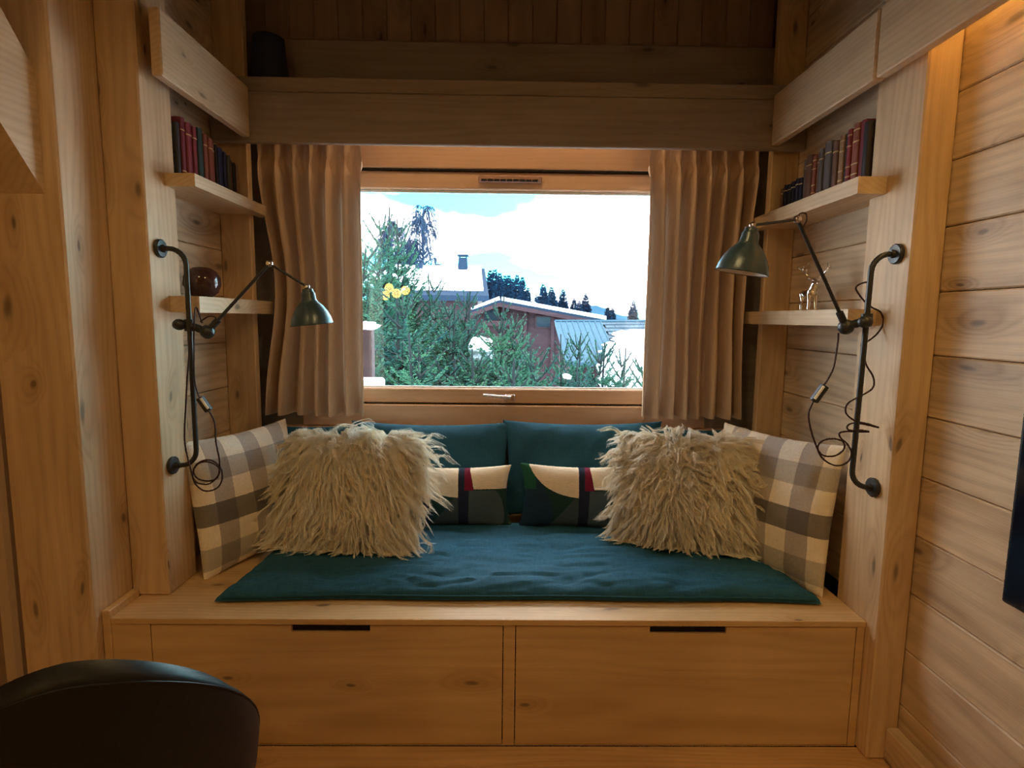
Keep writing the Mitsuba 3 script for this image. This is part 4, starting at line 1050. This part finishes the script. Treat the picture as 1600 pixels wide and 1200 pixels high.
c1 = thing('chalet', 'chalet with a snow-covered roof and two chimneys at the left of the view', 'house')
A = [at(600, 418, 33), at(757, 419.5, 33), at(764, 462, 29), at(600, 460, 29)]
obj('roof', quad_slab(A, 0.28), 'mat_hazed_chalet_dark', c1)
e_ = np.array([0, 0, 0.16])
S1 = [A[0] + e_, A[1] + e_ - [0.2, 0, 0], A[1] * 0.15 + A[2] * 0.85 + e_ - [0.25, 0, 0], A[0] * 0.15 + A[3] * 0.85 + e_]
sn = quad_slab(S1, 0.155)
obj('snow_cover', sn, 'mat_snow', c1)
obj('rear_roof', quad_slab([A[0], A[1], A[1] + [0, 4, -1.9], A[0] + [0, 4, -1.9]], 0.28), 'mat_hazed_chalet_dark', c1)
obj('wall', box(A[3][0] + 0.2, A[2][0] - 0.6, 29.4, 36.5, -4, A[3][2] - 0.12, 0.0), 'mat_hazed_chalet', c1)
for (pa, pb, top, wd) in ((715, 732, 403, 0), (648, 662, 411, 0)):
    b0, b1 = at(pa, 421, 32.6), at(pb, 421, 32.6); tz = at(pa, top, 32.6)[2]
    cx, hw = (b0[0] + b1[0]) / 2, (b1[0] - b0[0]) / 2
    pr = trimesh.convex.convex_hull(np.array([[cx + sx * hw * k, 32.6 + sy * hw * k, zz] for sx in (-1, 1) for sy in (-1, 1) for zz, k in ((b0[2] - 0.4, 1.0), (tz, 0.72))]))
    ck = obj('chimney', pr, 'mat_hazed_chalet_dark', c1)
    obj('chimney_cap', box(cx - hw, cx + hw, 32.6 - hw, 32.6 + hw, tz + 0.09, tz + 0.16, 0.02), 'mat_hazed_chalet_dark', ck)
    obj('cap_post', joinm(*[box(cx + sx * hw * 0.6 - 0.03, cx + sx * hw * 0.6 + 0.03, 32.6 + sy * hw * 0.6 - 0.03, 32.6 + sy * hw * 0.6 + 0.03, tz, tz + 0.09, 0) for sx in (-1, 1) for sy in (-1, 1)]), 'mat_hazed_chalet_dark', ck)

c2 = thing('chalet', 'long low chalet with red-brown boarded gable in the middle of the view', 'house')
YG = 24.0
g0, gp_, g1 = at(732, 486, YG), at(780, 469, YG), at(948, 500, YG)
for (pa, pb) in ((g0, gp_), (gp_, g1)):
    obj('roof', quad_slab([pa, pb, pb + [0, 7, 0], pa + [0, 7, 0]], 0.16), 'mat_hazed_chalet_dark', c2)
    obj('snow_cover', quad_slab([pa + [0.1, 0.1, 0.15], pb + [0, 0.1, 0.17], pb + [0, 6.9, 0.17], pa + [0.1, 6.9, 0.15]], 0.165), 'mat_snow', c2)
obj('bargeboard', joinm(quad_slab([g0 + [0, -0.05, -0.10], gp_ + [0, -0.05, -0.10], gp_ + [0, 0.0, -0.10], g0 + [0, 0, -0.10]], 0.17), quad_slab([gp_ + [0, -0.05, -0.10], g1 + [0, -0.05, -0.10], g1 + [0, 0, -0.10], gp_ + [0, 0, -0.10]], 0.17)), 'mat_hazed_chalet', c2)
wy = YG + 0.7
k_ = 0.30
poly = [(g0[0] + 0.3, -4), (g0[0] + 0.3, g0[2] - 0.15), (gp_[0], gp_[2] - 0.2), (g1[0] - 0.6, g1[2] - 0.12), (g1[0] - 0.6, -4)]
obj('wall', prism(poly, 1, wy, wy + 6), 'mat_hazed_chalet', c2)
for (a, b, c, d) in ((757, 484, 778, 500), (838, 495, 860, 511)):
    p, q = at(a, b, wy), at(c, d, wy)
    wf = obj('window', joinm(box(p[0] - 0.06, q[0] + 0.06, wy - 0.07, wy - 0.002, p[2], p[2] + 0.06, 0), box(p[0] - 0.06, q[0] + 0.06, wy - 0.07, wy - 0.002, q[2] - 0.06, q[2], 0),
                             box(p[0] - 0.06, p[0], wy - 0.07, wy - 0.002, q[2], p[2], 0), box(q[0], q[0] + 0.06, wy - 0.07, wy - 0.002, q[2], p[2], 0)), 'mat_hazed_chalet', c2)
    obj('pane', box(p[0], q[0], wy - 0.03, wy - 0.003, q[2], p[2], 0), 'mat_far_glass', wf)
p, q = at(756, 501, wy), at(800, 509, wy)
obj('balcony', box(p[0], q[0], wy - 0.9, wy - 0.003, q[2], p[2], 0.01), 'mat_hazed_chalet', c2)
for a in (786, 822, 866):
    p = at(a, 480, YG); zt = np.interp(p[0], [g0[0], gp_[0], g1[0]], [g0[2], gp_[2], g1[2]]) - 0.18
    obj('post', box(p[0] - 0.07, p[0] + 0.07, wy - 0.15, wy - 0.004, -3.5, zt, 0.01), 'mat_hazed_chalet', c2)

c3 = thing('chalet', 'house with grey standing-seam metal roof and dark slates at the right of the view', 'house')
R_ = [at(867, 502, 18.5), at(938, 502, 18.5), at(966, 566, 15.5), at(885, 566, 15.5)]
obj('metal_roof', quad_slab(R_, 0.12), 'mat_hazed_metal_roof', c3)
for k in range(9):
    f = k / 8
    a, b = R_[0] * (1 - f) + R_[1] * f, R_[3] * (1 - f) + R_[2] * f
    obj('seam', tube(np.array([a + [0, 0, 0.012], (a + b) / 2 + [0, 0, 0.012], b + [0, 0, 0.012]]), 0.022, 5), 'mat_hazed_metal_roof', c3)
obj('ridge_cap', tube(np.array([R_[0], (R_[0] + R_[1]) / 2, at(1060, 502, 18.5)]), 0.06, 6), 'mat_hazed_metal_roof', c3)
SL = [R_[1] + [0.02, 0, -0.02], at(1060, 502, 18.5), at(1075, 566, 15.5), R_[2] + [0.02, 0, -0.02]]
# slates in courses
du, nrow = 16, 11
obj('slate_deck', quad_slab([p - [0, 0, 0.03] for p in SL], 0.1), 'mat_hazed_slate', c3)
tiles = []
for r in range(nrow):
    for c in range(du):
        f0, f1 = (c + 0.5 * (r % 2)) / du, min((c + 0.96 + 0.5 * (r % 2)) / du, 1)
        if f0 >= 1:
            continue
        h0, h1 = r / nrow, min((r + 1.1) / nrow, 1)
        cor = [(SL[0] * (1 - f) + SL[1] * f) * (1 - h) + (SL[3] * (1 - f) + SL[2] * f) * h + [0, -0.0, 0.01 + 0.025 * (h == h1)] for f, h in ((f0, h0), (f1, h0), (f1, h1), (f0, h1))]
        obj('slate', quad_slab(cor, 0.02), 'mat_hazed_slate', c3)
obj('wall', prism([(R_[0][0] + 0.3, -4.5), (R_[0][0] + 0.3, R_[3][2] + 0.1), (at(1050, 502, 18.5)[0], R_[3][2] + 0.1), (at(1050, 502, 18.5)[0], -4.5)], 1, 16.2, 20), 'mat_hazed_chalet', c3)
# snow lying on and before the roof
def mound(c, r, seed, name='snow_mound', lab='', sub=4):
    m = trimesh.creation.icosphere(subdivisions=sub)
    v = m.vertices * (1 + 1.3 * (meshkit.fbm(m.vertices * 1.7 + 7 * seed, 4, seed)[:, None] - 0.5))
    m.vertices = v * np.array(r) + np.array(c)
    return tag(obj(name, m, 'mat_snow', smooth=True), lab, 'snow')
mound(at(1000, 524, 17.0) + [0, 0, -0.05], (0.95, 1.0, 0.24), 1, lab='upper snow patch on the slate roof at the right')
mound(at(990, 545, 15.7) + [0, 0, -0.1], (0.85, 0.7, 0.26), 2, lab='lower snow patch on the roof edge at the right')
mound(at(985, 572, 13.0) + [0, 0, -0.2], (0.75, 0.8, 0.45), 3, lab='snow bank behind the young spruces at the right')
mound(at(752, 532, 10.4) + [0, 0, -0.15], (0.20, 0.25, 0.22), 5, lab='snow-laden bough between the spruces in the middle')
mound(at(886, 588, 7.4), (0.055, 0.08, 0.035), 8, lab='small snow clump on a spruce at the lower right', sub=3)
mound(at(571, 505, 4.6) + [0, 0, -0.02], (0.10, 0.10, 0.035), 11, lab='snow on the rail end at the left edge of the view', sub=3)
rp = at(571, 505, 4.6)
rail = thing('balcony_post', 'wooden balcony post under the snow at the left edge of the view', 'post')
obj('post', box(rp[0] - 0.06, rp[0] + 0.06, 4.55, 4.65, -4.3, rp[2] - 0.03, 0.005), 'mat_hazed_chalet', rail)
bx = at(590, 598, 3.6)
tag(obj('snowy_sill_block', joinm(box(bx[0] - 0.20, bx[0] + 0.03, 3.5, 3.7, -4.3, bx[2] + 0.025, 0.015)), 'mat_snow'), 'snow-covered block outside the lower left corner of the pane', 'block')
